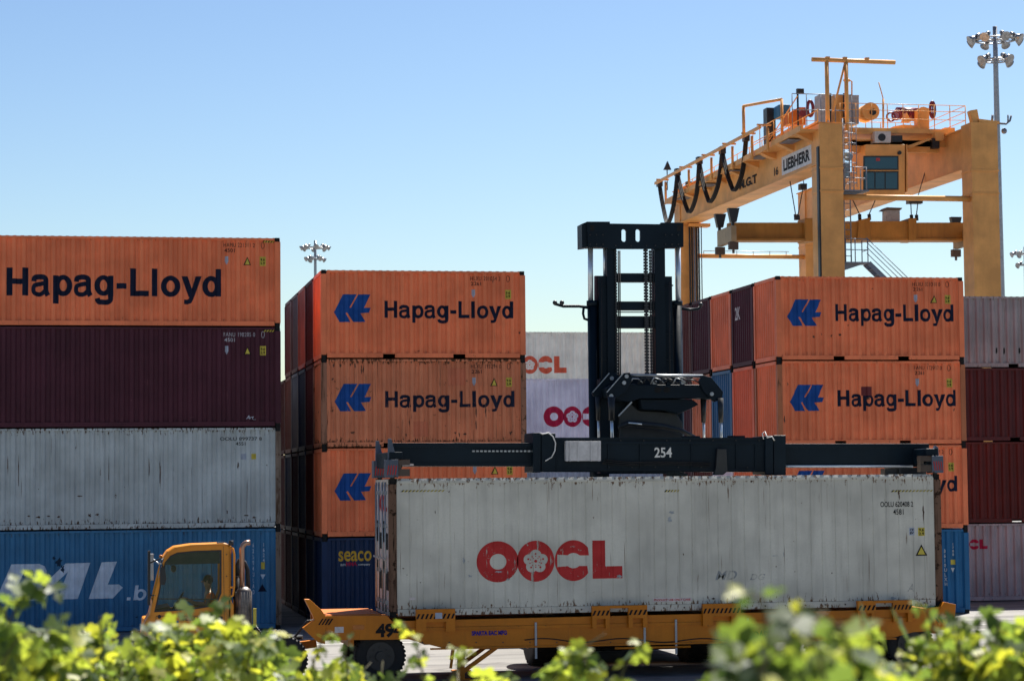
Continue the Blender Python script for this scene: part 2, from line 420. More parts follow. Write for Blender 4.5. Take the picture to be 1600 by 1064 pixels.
def cmeshes(L, H, kind, mat, post):
    k = (L, H, kind, mat.name, post.name)
    if k in _cm: return _cm[k]
    pr = profile(L, kind); d = {'prof': pr}
    bz = .165 if L < 7 else .17
    d['side_wall'] = sheet(pr, bz, H-.075).mesh('side_wall', mat, normals=False)
    d['side_wall_back'] = rot_sheet(pr, bz, H-.075).mesh('side_wall', mat, normals=False)
    # end wall at -x
    n = 9; y0, y1 = -W2+.165, W2-.165; p = (y1-y0)/n; ep = []
    xo = -L/2+.03
    for i in range(n):
        a = y0+i*p; ep += [(a, xo+.045), (a+.22*p, xo+.045), (a+.5*p, xo), (a+.78*p, xo)] if kind != 'reefer' else [(a, xo)]
    ep.append((y1, xo+.045 if kind != 'reefer' else xo))
    d['end_wall'] = sheet(ep, .165, H-.11, True).mesh('end_wall', mat)
    # door leaves with locking rods, at +x (mesh made at x = 0 facing +x)
    for i, s_ in enumerate((-1, 1)):
        m = MB(); a, b = sorted((s_*.006, s_*(W2-.165)))
        m.box(-.03, .012, a, b, .16, H-.12)
        for q in range(5):
            zz = .3+q*(H-.7)/5; m.box(.012, .024, a+.08, b-.08, zz, zz+(H-.7)/5-.09)
        m.mi = 1
        for f in (.3, .72):
            y = a+(b-a)*f; m.tube([(.05, y, .1), (.05, y, H-.08)], .017, 6)
            for zz in (.25, .9, H-1., H-.3): m.box(.012, .058, y-.035, y+.035, zz-.04, zz+.04)
            m.box(.055, .072, min(y, y+s_*-.3), max(y, y+s_*-.3), 1.2, 1.24)
        d['door%d' % i] = m.mesh('door', [mat, STEEL])
    m = MB(); x = -L/2+.1; n = int((L-.2)/.21); p = (L-.2)/n; top = []
    for i in range(n):
        a = x+i*p; top += [(a, H-.034), (a+.2*p, H-.034), (a+.45*p, H-.004), (a+.8*p, H-.004)]
    top.append((L/2-.1, H-.034)); prev = None
    if kind == 'reefer': top = [(a_, z_+.004 if z_ > H-.01 else z_+.012) for a_, z_ in top]
    for a, z in top:
        v = (m.b.verts.new((a, -W2+.03, z)), m.b.verts.new((a, W2-.03, z)))
        if prev: m._f([prev[0], prev[1], v[1], v[0]])
        prev = v
    d['roof'] = m.mesh('roof', mat, normals=False)
    m = MB(); e = .003
    for sx in (-1, 1):
        for sy in (-1, 1):
            xa, xb = sorted((sx*(L/2-e), sx*(L/2-.16))); ya, yb = sorted((sy*(W2-e), sy*(W2-.15)))
            m.mi = 1; m.box(xa, xb, ya, yb, .118, H-.118)
    m.mi = 0
    for sy in (-1, 1):
        ya, yb = sorted((sy*(W2-.004), sy*(W2-.07)))
        if kind == 'reefer':
            m.box(-L/2+.178, L/2-.178, ya, yb, H-.105, H-.052)
            m.prism([(ya if sy < 0 else yb, H-.052), (yb if sy < 0 else ya, H-.052), (yb if sy < 0 else ya, H-.001), ((ya if sy < 0 else yb)-sy*.03, H-.001)], lambda u, v, k: (-L/2+.178+k, u, v), L-.356)
        else: m.box(-L/2+.178, L/2-.178, ya, yb, H-.078, H-.016)
        segs = [(-L/2+.178, L/2-.178)]
        if L < 7: segs = [(-L/2+.178, -1.22), (-.86, .86), (1.22, L/2-.178)]
        for a, b in segs: m.box(a, b, ya, yb, .032, .165)
        if L < 7:
            for a in (-1.22, .86): m.box(a, a+.36, ya, yb, .138, .165)
    for sx in (-1, 1):
        xa, xb = sorted((sx*(L/2-.005), sx*(L/2-.08)))
        m.box(xa, xb, -W2+.162, W2-.162, H-.115, H-.016); m.box(xa, xb, -W2+.162, W2-.162, .03, .16)
    d['frame'] = m.mesh('frame', [mat, post])
    m = MB(); m.box(-L/2+.1, L/2-.1, -W2+.12, W2-.12, .145, .158); d['floor'] = m.mesh('floor_pan', SHADE_AND_STAIN_BLACK)
    m = MB(); m.box(-.089, .089, -.081, .081, 0, .118)
    m.b.faces.ensure_lookup_table()
    side = [f for f in m.b.faces if abs(f.normal.z) < .5] if False else list(m.b.faces)
    bmesh.ops.recalc_face_normals(m.b, faces=m.b.faces)
    r = bmesh.ops.inset_individual(m.b, faces=[f for f in m.b.faces if abs(f.normal.z) < .5], thickness=.034)
    for f in [f for f in m.b.faces if abs(f.normal.z) < .5 and f.calc_area() < .012]:
        f.material_index = 1
        for v in f.verts: v.co -= f.normal*.012
    d['casting'] = m.mesh('corner_casting', [CASTM, SHADE_AND_STAIN_BLACK])
    _cm[k] = d; return d

NCONT = [0]
def container(x, y, z, L, H, mat, label, group, post=None, kind='std', ends=True):
    """x, y: left front bottom corner in metres"""
    NCONT[0] += 1
    r = empty('shipping_container', (x+L/2, y+W2, z), label, 'container', group)
    d = cmeshes(L, H, kind, mat, post or mat)
    def add(n, me, loc=(0, 0, 0)):
        o = bpy.data.objects.new(n, me); col.objects.link(o); o.parent = r; o.location = loc; return o
    add('side_wall', d['side_wall']); add('side_wall', d['side_wall_back'])
    if ends: add('end_wall', d['end_wall'])
    add('door', d['door0'], (L/2-.04, 0, 0)); add('door', d['door1'], (L/2-.04, 0, 0))
    add('roof', d['roof']); add('frame', d['frame']); add('floor_pan', d['floor'])
    for sx in (-1, 1):
        for sy in (-1, 1):
            for zz in (0, H-.118): add('corner_casting', d['casting'], (sx*(L/2-.089), sy*(W2-.081), zz))
    return {'root': r, 'L': L, 'H': H, 'prof': d['prof'], 'front': y, 'kind': kind}
def decal(c, name, sh, x0, x1, z0, z1, mat, off=.0035, world=True):
    """paint a flat outline onto the corrugated near side; box given in world x / z"""
    ro = c['root'].location
    if world: x0 -= ro.x; x1 -= ro.x; z0 -= ro.z; z1 -= ro.z
    vs, fs = sh; b = bmesh.new()
    V = [b.verts.new((x0+(x1-x0)*p[0], (p[2] if len(p) > 2 else 0)*-.0006, z0+(z1-z0)*p[1])) for p in vs]
    for f in fs:
        try: b.faces.new([V[i] for i in f])
        except ValueError: pass
    pr = c['prof']
    for (px, _) in pr:
        if x0 < px < x1:
            bmesh.ops.bisect_plane(b, geom=b.verts[:]+b.edges[:]+b.faces[:], plane_co=(px, 0, 0), plane_no=(1, 0, 0), dist=1e-5)
    for v in b.verts: v.co.y += prof_y(pr, v.co.x)-off
    for f in b.faces:
        f.normal_update()
        if f.normal.y > 0: f.normal_flip()
    me = bpy.data.meshes.new(name); b.to_mesh(me); b.free(); me.materials.append(mat)
    o = bpy.data.objects.new(name, me); col.objects.link(o); o.parent = c['root']; return o
SQ = ([(0, 0), (1, 0), (1, 1), (0, 1)], [(0, 1, 2, 3)])
TRI = ([(0, 0), (1, 0), (.5, 1)], [(0, 1, 2)])
def bandsh(n, w=.55, sl=.6):
    vs, fs = [], []
    for i in range(n):
        a = i/n; b = a+w/n; s_ = sl/n; o = len(vs)
        vs += [(a, 0), (min(b, 1), 0), (min(b+s_, 1), 1), (min(a+s_, 1), 1)]; fs.append((o, o+1, o+2, o+3))
    return vs, fs
SERD, SERW = plain('dark_stencil_paint', (.02, .015, .02), .8, 0, .2, .05), plain('light_stencil_paint', (.5, .5, .55), .8, 0, .2, .05)
def stickers(c, serial, code, ink, tri=True, sx=None, ysz=True, band=False):
    """number, size code, owner plate, triangle and height sticker in the top right corner"""
    L, H = c['L'], c['H']; rx = L/2
    k = dict(world=False); ink = SERW if ink is PALEINK else SERD
    decal(c, 'serial_number', text2d(serial, .0, 0, 1.1), rx-1.64, rx-.74, H-.28, H-.16, ink, **k)
    decal(c, 'size_code', text2d(code, .01), rx-1.62, rx-1.32, H-.43, H-.32, ink, **k)
    decal(c, 'seal_mark', shape2d([[circ(0, 0, 1, 16, 1.9), circ(0, 0, .72, 16, 1.62)]]), rx-.56, rx-.46, H-.32, H-.12, ink, **k)
    decal(c, 'owner_plate', SQ, rx-1.60, rx-1.51, H-.68, H-.55, SILV, **k)
    decal(c, 'owner_plate', TRI, rx-1.61, rx-1.50, H-.68, H-.80, SILV, **k)
    if tri:
        decal(c, 'warning_triangle', TRI, rx-1.07, rx-.85, H-.80, H-.56, BLKINK, **k)
        decal(c, 'warning_triangle', TRI, rx-1.03, rx-.89, H-.78, H-.61, YSTICK, off=.006, **k)
    if ysz:
        decal(c, 'height_sticker', SQ, rx-.60, rx-.43, H-.82, H-.55, YSTICK, **k)
        decal(c, 'height_sticker_text', text2d('9.6\n2.9', .03), rx-.575, rx-.455, H-.78, H-.60, BLKINK, off=.006, **k)
    if band:
        decal(c, 'hazard_stripe', SQ, rx-.50, rx-.18, H-.14, H-.085, BLKINK, **k)
        decal(c, 'hazard_stripe', bandsh(4), rx-.50, rx-.18, H-.14, H-.085, YSTICK, off=.006, **k)

GL, GC, GR = 'containers in the left stack', 'containers in the middle block', 'containers in the right block'
# ---- left stack (four high)
XL, YL = 5.44-12.19, 65.92
c = container(XL, YL, 0, 12.19, 2.896, BLUE, 'blue container with large white DAL.b lettering behind the yellow cab', GL, post=RUSTPOST)
ro = c['root'].location
p0, p1 = at(-8, 939.5, YL), at(192, 877, YL)
decal(c, 'wordmark', DAL, p0.x, p1.x, p0.z, p1.z, PALEINK)
p0, p1 = at(198, 938, YL), at(229, 914, YL)
decal(c, 'wordmark', heavy('.b', .12), p0.x, p1.x, p0.z, p1.z, PALEINK)
for px, mk in ((411, 0), (395, 1)):
    p0, p1 = at(px, 878 if not mk else 928, YL), at(px+2.6, 848, YL)
    s_ = text2d('6\n2\n5\n0\n4\nU\nL\nA\nD' if mk else '1\n6\n2\n4', .02)
    decal(c, 'serial_number', s_, p0.x, p1.x, p0.z, p1.z, PALEINK)
for (a, b, e, f, sh, mt) in ((408, 889, 414, 878, SQ, YSTICK), (407, 905, 415, 897, TRI, PALEINK), (403, 924, 417, 912, TRI, NAVYINK)):
    p0, p1 = at(a, b, YL), at(e, f, YL)
    if a == 407: p0.z, p1.z = p1.z, p0.z
    decal(c, 'sticker', sh, p0.x, p1.x, p0.z, p1.z, mt)
c = container(XL, YL, 2.896, 12.19, 2.896, GREY, 'weathered pale grey container with rust runs, directly above the blue DAL container', GL, post=RUSTPOST)
decal(c, 'serial_number', text2d('OOLU 899737 8', .01), 6.095-1.75, 6.095-.55, 2.896-.38, 2.896-.28, BLKINK, world=False)
decal(c, 'size_code', text2d('4551', .01), 6.095-1.3, 6.095-1.02, 2.896-.52, 2.896-.42, BLKINK, world=False)
decal(c, 'sticker', SQ, 6.095-1.15, 6.095-1.0, 2.896-.92, 2.896-.76, SILV, world=False)
decal(c, 'height_sticker', SQ, 6.095-.85, 6.095-.72, 2.896-.92, 2.896-.76, YSTICK, world=False)
c = container(XL, YL, 5.792, 12.19, 2.896, MAROON, 'dark maroon container without a large name, between the orange and pale grey ones', GL)
stickers(c, 'FANU 190205 0', '4501', PALEINK, band=True)
decal(c, 'graffiti_scrawl', text2d('Art_', .0, .3), 6.095-1.0, 6.095-.72, .17+.05, .17+.17, PALEINK, world=False)
c = container(XL, YL, 8.688, 12.19, 2.591, ORANGE, 'orange container with large dark lettering only, on top of the leftmost stack', GL)
stickers(c, 'HAMU 221311 2', '4501', NAVYINK, band=True)
p0, p1 = at(10, 475.5, YL), at(345.5, 420.5, YL)
decal(c, 'wordmark', heavy('Hapag-Lloyd'), p0.x, p1.x, p0.z, p1.z, NAVYINK)

# ---- unseen rows added behind the left stack to keep the gap beside it dark
for b_, ms_ in enumerate(((MAROON, NAVY, BROWN, WINE), (NAVY, WINE, MAROON, MAROON), (NAVY, MAROON, NAVY, BLUE), (WINE, NAVY, MAROON, BROWN), (MAROON, NAVY, WINE, NAVY), (NAVY, MAROON, NAVY, WINE)), 1):
    for t_ in range(4):
        nm = {MAROON.name: 'maroon', NAVY.name: 'navy', BROWN.name: 'brown', WINE.name: 'deep red', BLUE.name: 'blue'}[ms_[t_].name]
        container(XL, YL+b_*2.538, t_*2.60, 12.19, 2.591, ms_[t_], '%s unseen container added for shade behind the left stack, %s row, %s tier' % (nm, ['', 'second', 'third', 'fourth', 'fifth', 'sixth', 'seventh'][b_], ['bottom', 'second', 'third', 'top'][t_]), GL)

# ---- blocks of 20-foot containers, several rows deep
def hl_front(c, Y, e, wbox, mat=NAVYINK):
    p0, p1 = at(e[0], e[3], Y), at(e[2], e[1], Y); decal(c, 'emblem', EMBLEM, p0.x, p1.x, p0.z, p1.z, BLUEINK)
    p0, p1 = at(wbox[0], wbox[3], Y), at(wbox[2], wbox[1], Y); decal(c, 'wordmark', heavy('Hapag-Lloyd'), p0.x, p1.x, p0.z, p1.z, mat)
XC, YC, XR, YR, BAY, H20 = 6.608, 65.93, 20.615, 66.74, 2.538, 2.591
row = ['front', 'second', 'third', 'fourth', 'fifth', 'rearmost']
tier = ['bottom', 'second', 'third', 'top']
mid = {3: [(ORANGE, 0), (WINE, 'dull red'), (ORANGE_RED, 'bright orange red'), (BROWN, 'weathered brown'), (paint('rusty_red_brown_paint', (.24, .08, .07), .5, .4), 'rusty red brown')],
       2: [(ORANGE_OLD, 0), (MAROON, 'dark maroon'), (NAVY, 'dark blue'), (LGREY, 'light grey'), (BROWN, 'brown'), (WINE, 'dull red')],
       1: [(ORANGE, 0), (WINE, 'deep red'), (NAVY, 'navy'), (MAROON, 'maroon'), (NAVY, 'dark navy'), (WINE, 'dark red')],  # rear paints here and below chosen dark to imitate the gap's shade
       0: [(NAVY, 0), (NAVY, 'navy'), (MAROON, 'maroon'), (NAVY, 'dark navy'), (MAROON, 'deep maroon'), (WINE, 'dark red')]}
front_mid = {3: 'clean orange container with blue arrow emblem and dark name, top front of the middle block',
             2: 'rust streaked orange container with blue arrow emblem, second from top in the middle block',
             1: 'orange container half hidden behind the raised spreader, above the navy seaco container',
             0: 'navy blue container with small yellow seaco lettering, behind the trailer gooseneck'}
for t_ in range(4):
    for b_, (mt, nm) in enumerate(mid[t_]):
        lab = front_mid[t_] if b_ == 0 else '%s container, %s row, %s tier of middle block' % (nm, row[b_], tier[t_])
        c = container(XC, YC+b_*BAY, t_*H20, 6.058, H20, mt, lab, GC, post=paint('rusty_orange_post', (.33, .15, .09), 1.35, .5) if mt is ORANGE_OLD else None)
        if b_ == 0 and t_:
            y = {3: 0, 2: 139.5, 1: 279}[t_]
            hl_front(c, YC, (522+(y > 0), 460+y, 579.5+(y > 0), 503+y), (601+(y > 0), 471+y, 802+(y > 0)*2, 505+y), NAVYINKW if t_ == 2 else NAVYINK)
            stickers(c, ['', 'HLXU 213860 4', 'HLXU 193294 0', 'HLXU 201054 2'][t_], '2261', NAVYINK, tri=t_ < 3)
            if t_ == 2:
                for (a, bb, e, f) in ((700, 602, 728, 575), (646, 682, 669, 658)):
                    p0, p1 = at(a, bb, YC), at(e, f, YC); decal(c, 'repair_patch', SQ, p0.x, p1.x, p0.z, p1.z, paint('faded_red_patch', (.56, .165, .085), .3, .3), off=.0015)
        if b_ == 0 and t_ == 0:
            p0, p1 = at(529, 877, YC), at(581, 860, YC); decal(c, 'wordmark', text2d('seaco', .018), p0.x, p1.x, p0.z, p1.z, YELINK)
            p0, p1 = at(532, 884, YC), at(540, 880.5, YC); decal(c, 'small_print', text2d('an', .02), p0.x, p1.x, p0.z, p1.z, WHINK)
            p0, p1 = at(541, 884, YC), at(558, 877.5, YC); decal(c, 'small_print', text2d('HNA', .04), p0.x, p1.x, p0.z, p1.z, CRIMINK)
            p0, p1 = at(560, 884, YC), at(579, 880.5, YC); decal(c, 'small_print', text2d('company', .02), p0.x, p1.x, p0.z, p1.z, WHINK)
rgt = {3: [(ORANGE, 0), (MAROON, 'maroon'), (ORANGE, 'orange'), (MAROON, 'dull maroon'), (WINE, 'dark red')],
       2: [(ORANGE, 0), (ORANGE_RED, 'orange'), (BRBLUE, 'blue'), (ORANGE_OLD, 'orange'), (MAROON, 'maroon')],
       1: [(ORANGE, 0), (ORANGE, 'orange'), (LAV, 'pale lavender'), (WINE, 'dark red'), (MAROON, 'maroon')],
       0: [(BRBLUE, 0), (ORANGE, 'orange'), (MAROON, 'maroon'), (BLUE, 'blue'), (BROWN, 'brown')]}
front_rgt = {3: 'orange container with blue arrow emblem, topmost front of the right block below the crane',
             2: 'orange container with a dark red patch over its dark name, in the right block',
             1: 'orange container mostly hidden behind the spreader and carried container, in the right block',
             0: 'bright blue container just showing past the right end of the carried container'}
for t_ in range(4):
    for b_, (mt, nm) in enumerate(rgt[t_]):
        lab = front_rgt[t_] if b_ == 0 else '%s container end, %s row, %s tier of right block' % (nm, row[b_], tier[t_])
        if (t_, b_) == (3, 1): lab = 'maroon container with white figures on its ribbed end, top tier of the right block'
        c = container(XR, YR+b_*BAY, t_*H20, 6.058, H20, mt, lab, GR, post=paint('scuffed_orange_post', (.42, .14, .06), .7, .4) if (b_ == 0 and t_ == 2) else None)
        if b_ == 0 and t_:
            y = {3: 0, 2: 133, 1: 267}[t_]; xx = {3: 0, 2: 4, 1: 6}[t_]
            hl_front(c, YR, (1231+xx, 468+y, 1284+xx, 509+y), (1306+xx, 476+y, 1490+xx, 510+y))
            stickers(c, ['', 'FANU 710919 2', 'FANU 172917 0', 'HLXU 321018 0'][t_], '2261', NAVYINK, tri=t_ == 3)
            if t_ == 2:
                p0, p1 = at(1346, 618, YR), at(1363, 604, YR)
                decal(c, 'repair_patch', SQ, p0.x, p1.x, p0.z, p1.z, paint('dark_red_patch', (.14, .02, .025), .2, .3), off=.006)
        if (t_, b_) == (3, 1):
            m = MB(); xx = XR-.0; vs, fs = text2d('2K', .02)
            yb = YR+BAY
            for f in fs: m._f([m.b.verts.new((xx+.022, yb+2.05-vs[i][0]*.6, 3*H20+1.55+vs[i][1]*.42)) for i in f])
            m.build('end_number', WHINK, c['root'])
        if (t_, b_) == (0, 0):
            for (a, bb, e, f, s_) in ((1489.5, 868, 1491.5, 848, text2d('1\n7\n0\n8', .02)), (1477, 915, 1480, 858, text2d('3\n6\n1\n0\nU\nL\nX\nH', .03))):
                p0, p1 = at(a, bb, YR), at(e, f, YR); decal(c, 'serial_number', s_, p0.x, p1.x, p0.z, p1.z, WHINK)
            p0, p1 = at(1486.5, 882, YR), at(1493, 874, YR); decal(c, 'sticker', SQ, p0.x, p1.x, p0.z, p1.z, YSTICK)
            p0, p1 = at(1487, 887, YR), at(1493, 894, YR); decal(c, 'sticker', TRI, p0.x, p1.x, p0.z, p1.z, WHINK)

# ---- far right stack
YF = 73.0; GF = 'containers in the stack at the right edge'
zz = 0
for i, (h_, L_, x_, mt, lab) in enumerate((
        (2.62, 12.19, 27.35, LAV, 'pale container with red OOCL lettering, bottom of the stack at the right edge'),
        (2.76, 6.058, 28.93, WINE, 'deep red container between the pale OOCL one and another red one at the right edge'),
        (2.50, 6.058, 28.93, WINE, 'plum red container directly below the light grey one at the right edge'),
        (2.44, 6.058, 28.93, LGREY, 'light grey ribbed container with dark stains, top of the stack at the right edge'))):
    if i == 2: mt = paint('plum_red_container_paint', (.085, .018, .02), .2, .4, .6)
    if i == 0: mt = paint('mauve_white_container_paint', (.42, .37, .39), .3, .4)
    c = container(x_, YF, zz, L_, h_, mt, lab, GF)
    if i == 0:
        p0, p1 = at(1481, 859, YF), at(1544, 842, YF); decal(c, 'wordmark', LOGO, p0.x, p1.x, p0.z, p1.z, CRIMINK)
    if i == 3:
        for px, s_ in ((1558, 4), (1570, 5), (1594, 4)):
            p0, p1 = at(px-1.5, 549+s_, YF), at(px+1.5, 543, YF); decal(c, 'rust_mark', ([(0, .2), (.5, 0), (1, .3), (.9, 1), (.2, .9)], [(0, 1, 2, 3, 4)]), p0.x, p1.x, p0.z, p1.z, SHADE_AND_STAIN_BLACK)
    zz += h_
# ---- stacks far behind, seen between the blocks
GB = 'containers of the far stacks behind the mast'
YB = 98.0
for i, (mt, lab) in enumerate(((BLUE, 'blue container at the bottom of the far lavender stack'),
                               (paint('pale_blue_container_paint', (.38, .45, .55), .2, .3), 'pale blue container just below the lavender one behind the mast'),
                               (LAV, 'lavender container with crimson OOCL lettering behind the mast'))):
    c = container(17.76, YB, i*2.93, 12.19, 2.93 if i < 2 else 2.85, mt, lab, GB)
    if i == 2:
        p0, p1 = at(849.5, 667, YB), at(961, 634.5, YB); decal(c, 'wordmark', LOGO, p0.x, p1.x, p0.z, p1.z, CRIMINK)
YT = 112.0
for i in range(4):
    mt = TAN if i == 3 else (MAROON, GREY, ORANGE)[i]
    c = container(18.58, YT, i*2.93, 12.19, 2.93, mt, 'cream container with orange red OOCL lettering, highest of the far stacks' if i == 3 else '%s container of the far stack hidden below the cream one' % ['maroon', 'grey', 'orange'][i], GB)
    if i == 3:
        p0, p1 = at(789, 584, YT), at(885.5, 556, YT); decal(c, 'wordmark', LOGO, p0.x, p1.x, p0.z, p1.z, ORINK)

# ---- carried container on the trailer
YM, XM, ZM = 47.5, 6.17, 1.325
main = container(XM, YM, ZM, 12.19, 2.896, WHITE, 'long dirty white container with red OOCL logo, on the orange trailer under the spreader', None, post=paint('heavily_rusted_post', (.15, .085, .055), 1.5, .7, .8, stain=(.035, .018, .010, 1)), kind='reefer', ends=False)
mr = main['root']
p0, p1 = at(745, 910, YM), at(972, 842.5, YM); decal(main, 'wordmark', LOGO, p0.x, p1.x, p0.z, p1.z, REDINK)
def mdec(n, sh, a, b, e, f, mt, off=.0035):
    p0, p1 = at(a, f, YM), at(e, b, YM); return decal(main, n, sh, p0.x, p1.x, p0.z, p1.z, mt, off)
mdec('serial_number', text2d('OOLU 620408 2', .015), 1376, 783, 1427, 792, BLKINK)
mdec('size_code', text2d('4581', .015), 1396, 795, 1412, 804, BLKINK)
mdec('warning_triangle', TRI, 1431, 850, 1449, 868, BLKINK); mdec('warning_triangle', TRI, 1434, 854, 1446, 866, YSTICK, .006)
mdec('height_sticker', SQ, 1435, 824, 1445, 837, YSTICK); mdec('height_sticker_text', text2d('9.6\n2.9', .03), 1436, 825, 1444, 836, BLKINK, .006)
mdec('sticker', SQ, 1421, 824, 1429, 836, SILV); mdec('sticker_text', text2d('CF\nBV', .04), 1422, 825.5, 1428, 834.5, BLKINK, .006)
for (a, e) in ((626, 695), (1038, 1062), (1392, 1458)):
    mdec('hazard_stripe', bandsh(max(5, int((e-a)/5.5))), a, 765, e, 768.5, BLKINK)
    mdec('hazard_stripe', bandsh(max(5, int((e-a)/5.5)), .3), a+2.4, 765, e, 768.5, YSTICK, .006)
mdec('warning_label', SQ, 1020, 933, 1081, 940, plain('white_label', (.6, .55, .55), .5)); mdec('warning_label_text', text2d('PRODUCT USE OF CORCTEST'[:0] or 'PRODUCT USE ONLY CARE', .03), 1022, 934.5, 1079, 938.8, REDINK, .006)
mdec('paint_patch', SQ, 640, 933, 649, 937, plain('white_label', (.6, .55, .55), .5))
ghost = letter('faded_graffiti_ink', (.27, .29, .30), 2.2)
for (tx, a, b, e, f) in (('MD', 1118, 891, 1152, 906), ('DG', 1172, 896, 1196, 906), ('A', 1418, 912, 1428, 924)):
    mdec('graffiti_scrawl', text2d(tx, .02, .3), a, b, e, f, ghost)
# bottom rail bolts
m = MB()
for k in range(26):
    x = XM+.5+k*.45; m.cyl((x, YM-.006, ZM+.095), .017, (0, 1, 0), .02, 8)
m.build('rail_bolts', CASTM, mr)
# left end: door leaves facing -x
for i, s_ in enumerate((0, 1)):
    ya = YM+.165+s_*1.06; m = MB()
    m.box(XM+.02, XM+.06, ya, ya+1.05, ZM+.16, ZM+2.78)
    d_ = m.build('end_door', paint('white_door_paint', (.55, .54, .54), .6, .45), mr)
    for q in (.28, .75):
        m = MB(); y = ya+q; m.tube([(XM-.02, y, ZM+.1), (XM-.02, y, ZM+2.83)], .018, 8)
        for z in (.3, .95, 1.9, 2.6): m.box(XM-.03, XM+.02, y-.04, y+.04, ZM+z-.04, ZM+z+.04)
        m.box(XM-.05, XM-.03, y-.02, y+.36, ZM+1.2, ZM+1.24)
        m.build('locking_rod', STEEL, d_)
    m = MB()
    for (a, b, z0, z1) in ((.1, .55, .55, .95), (.15, .5, 1.4, 1.75), (.6, .95, .9, 1.15), (.55, .9, 1.55, 2.0)):
        m.box(XM+.012, XM+.02, ya+a, ya+b, ZM+z0, ZM+z1)
    m.build('sticker', BLKINK, d_)
m = MB(); vs, fs = text2d('OOCL', .05)
for f in fs: m._f([m.b.verts.new((XM+.014, YM+1.95-vs[i][0]*1.5, ZM+2.2+vs[i][1]*.36)) for i in f])
m.build('wordmark', REDINK, mr)

# gouges, rust marks and scuffs that each container has on its own
random.seed(21)
GOUGE = plain('bare_rusted_steel', (.085, .045, .03), .9, 0, .5); SCUFF = plain('dark_scuff', (.012, .035, .07), .9); SCR = plain('chalky_scrape', (.34, .33, .31), .8)
def blob(n=15):
    c = [(.5, .5)]+[(.5+.5*r_*math.cos(2*math.pi*i/n), .5+.5*r_*math.sin(2*math.pi*i/n)) for i, r_ in enumerate([random.uniform(.25, 1) for _ in range(n)])]
    return c, [(0, i+1, (i+1) % n+1) for i in range(n)]
def marks(root_label, Y, lst, mat):
    ro = [o for o in col.objects if o.get('label') == root_label][0]
    cc = {'root': ro, 'prof': profile(12.19 if Y in (YL, YM) else 6.058, 'reefer' if Y == YM else 'std')}
    for (x, y, w_, h_) in lst:
        p0, p1 = at(x-w_/2, y+h_/2, Y), at(x+w_/2, y-h_/2, Y)
        decal(cc, 'scrape_mark', blob(), p0.x, p1.x, p0.z, p1.z, mat, .005)
marks(front_mid[2], YC, [(548, 570, 3, 8), (555, 572, 4, 10), (565, 576, 2.5, 20), (568, 577, 2, 18), (522, 571, 5, 8), (532, 570, 4, 9), (520, 592, 5, 5), (524, 596, 3, 4), (551, 676, 9, 5), (635, 680, 3, 9), (744, 640, 2.5, 34), (759, 640, 2.5, 44), (744, 664, 2, 22), (712, 676, 4, 6), (718, 679, 3, 10), (727, 678, 6, 4), (798, 676, 6, 8), (640, 660, 1.5, 20)], GOUGE)
marks(front_rgt[3], YR, [(1272, 526, 5, 6), (1285, 522, 2.5, 5), (1300, 524, 2.5, 6), (1313, 523, 4, 7), (1326, 508, 3, 3), (1364, 451, 4, 2)], GOUGE)
marks(front_rgt[2], YR, [(1357, 622, 6, 5), (1226, 655, 3, 14), (1232, 600, 2, 9), (1491, 640, 3, 6)], GOUGE)
marks(front_mid[3], YC, [(655, 548, 5, 2), (770, 440, 2, 6), (812, 520, 2.5, 6)], GOUGE)
marks('blue container with large white DAL.b lettering behind the yellow cab', YL, [(92, 878, 16, 22), (98, 888, 10, 16), (84, 872, 8, 8), (96, 970, 6, 12), (86, 973, 4, 8), (214, 964, 6, 4)], SCUFF)
marks('weathered pale grey container with rust runs, directly above the blue DAL container', YL, [(12, 728, 2, 50), (29, 735, 2.5, 80), (170, 735, 2, 60), (233, 730, 2, 40), (250, 740, 2.5, 70), (372, 728, 3, 14), (45, 806, 9, 4), (60, 808, 12, 4), (75, 806, 8, 4), (92, 807, 9, 4), (140, 805, 6, 6), (152, 804, 9, 6), (124, 775, 10, 4), (60, 764, 3, 3), (385, 805, 10, 3), (397, 808, 8, 4), (355, 800, 3, 8)], GOUGE)
marks('long dirty white container with red OOCL logo, on the orange trailer under the spreader', YM, [(631, 888, 6, 2), (636, 898, 2, 3), (657, 910, 2, 3), (680, 800, 2, 7), (1068, 866, 3, 5), (1300, 895, 2, 4), (1213, 885, 3, 3), (1174, 752, 5, 5), (702, 768, 3, 4), (1405, 772, 3, 20), (1443, 800, 3, 40), (1462, 795, 3, 60), (1115, 935, 7, 4)], GOUGE)
marks('long dirty white container with red OOCL logo, on the orange trailer under the spreader', YM, [(780, 893, 16, 5), (795, 905, 10, 4), (968, 900, 12, 8), (725, 875, 6, 14), (735, 900, 9, 6), (1050, 800, 14, 6), (1047, 812, 8, 12), (1395, 935, 16, 8), (1210, 868, 16, 2), (1225, 866, 2, 8)], plain('pale_scrape', (.33, .36, .38), .8))
marks('dark maroon container without a large name, between the orange and pale grey ones', YL, [(231, 598, 2, 20), (205, 625, 3, 3), (355, 620, 2, 24), (90, 640, 8, 2), (300, 652, 12, 2)], plain('dull_red_scrape', (.13, .045, .06), .8))

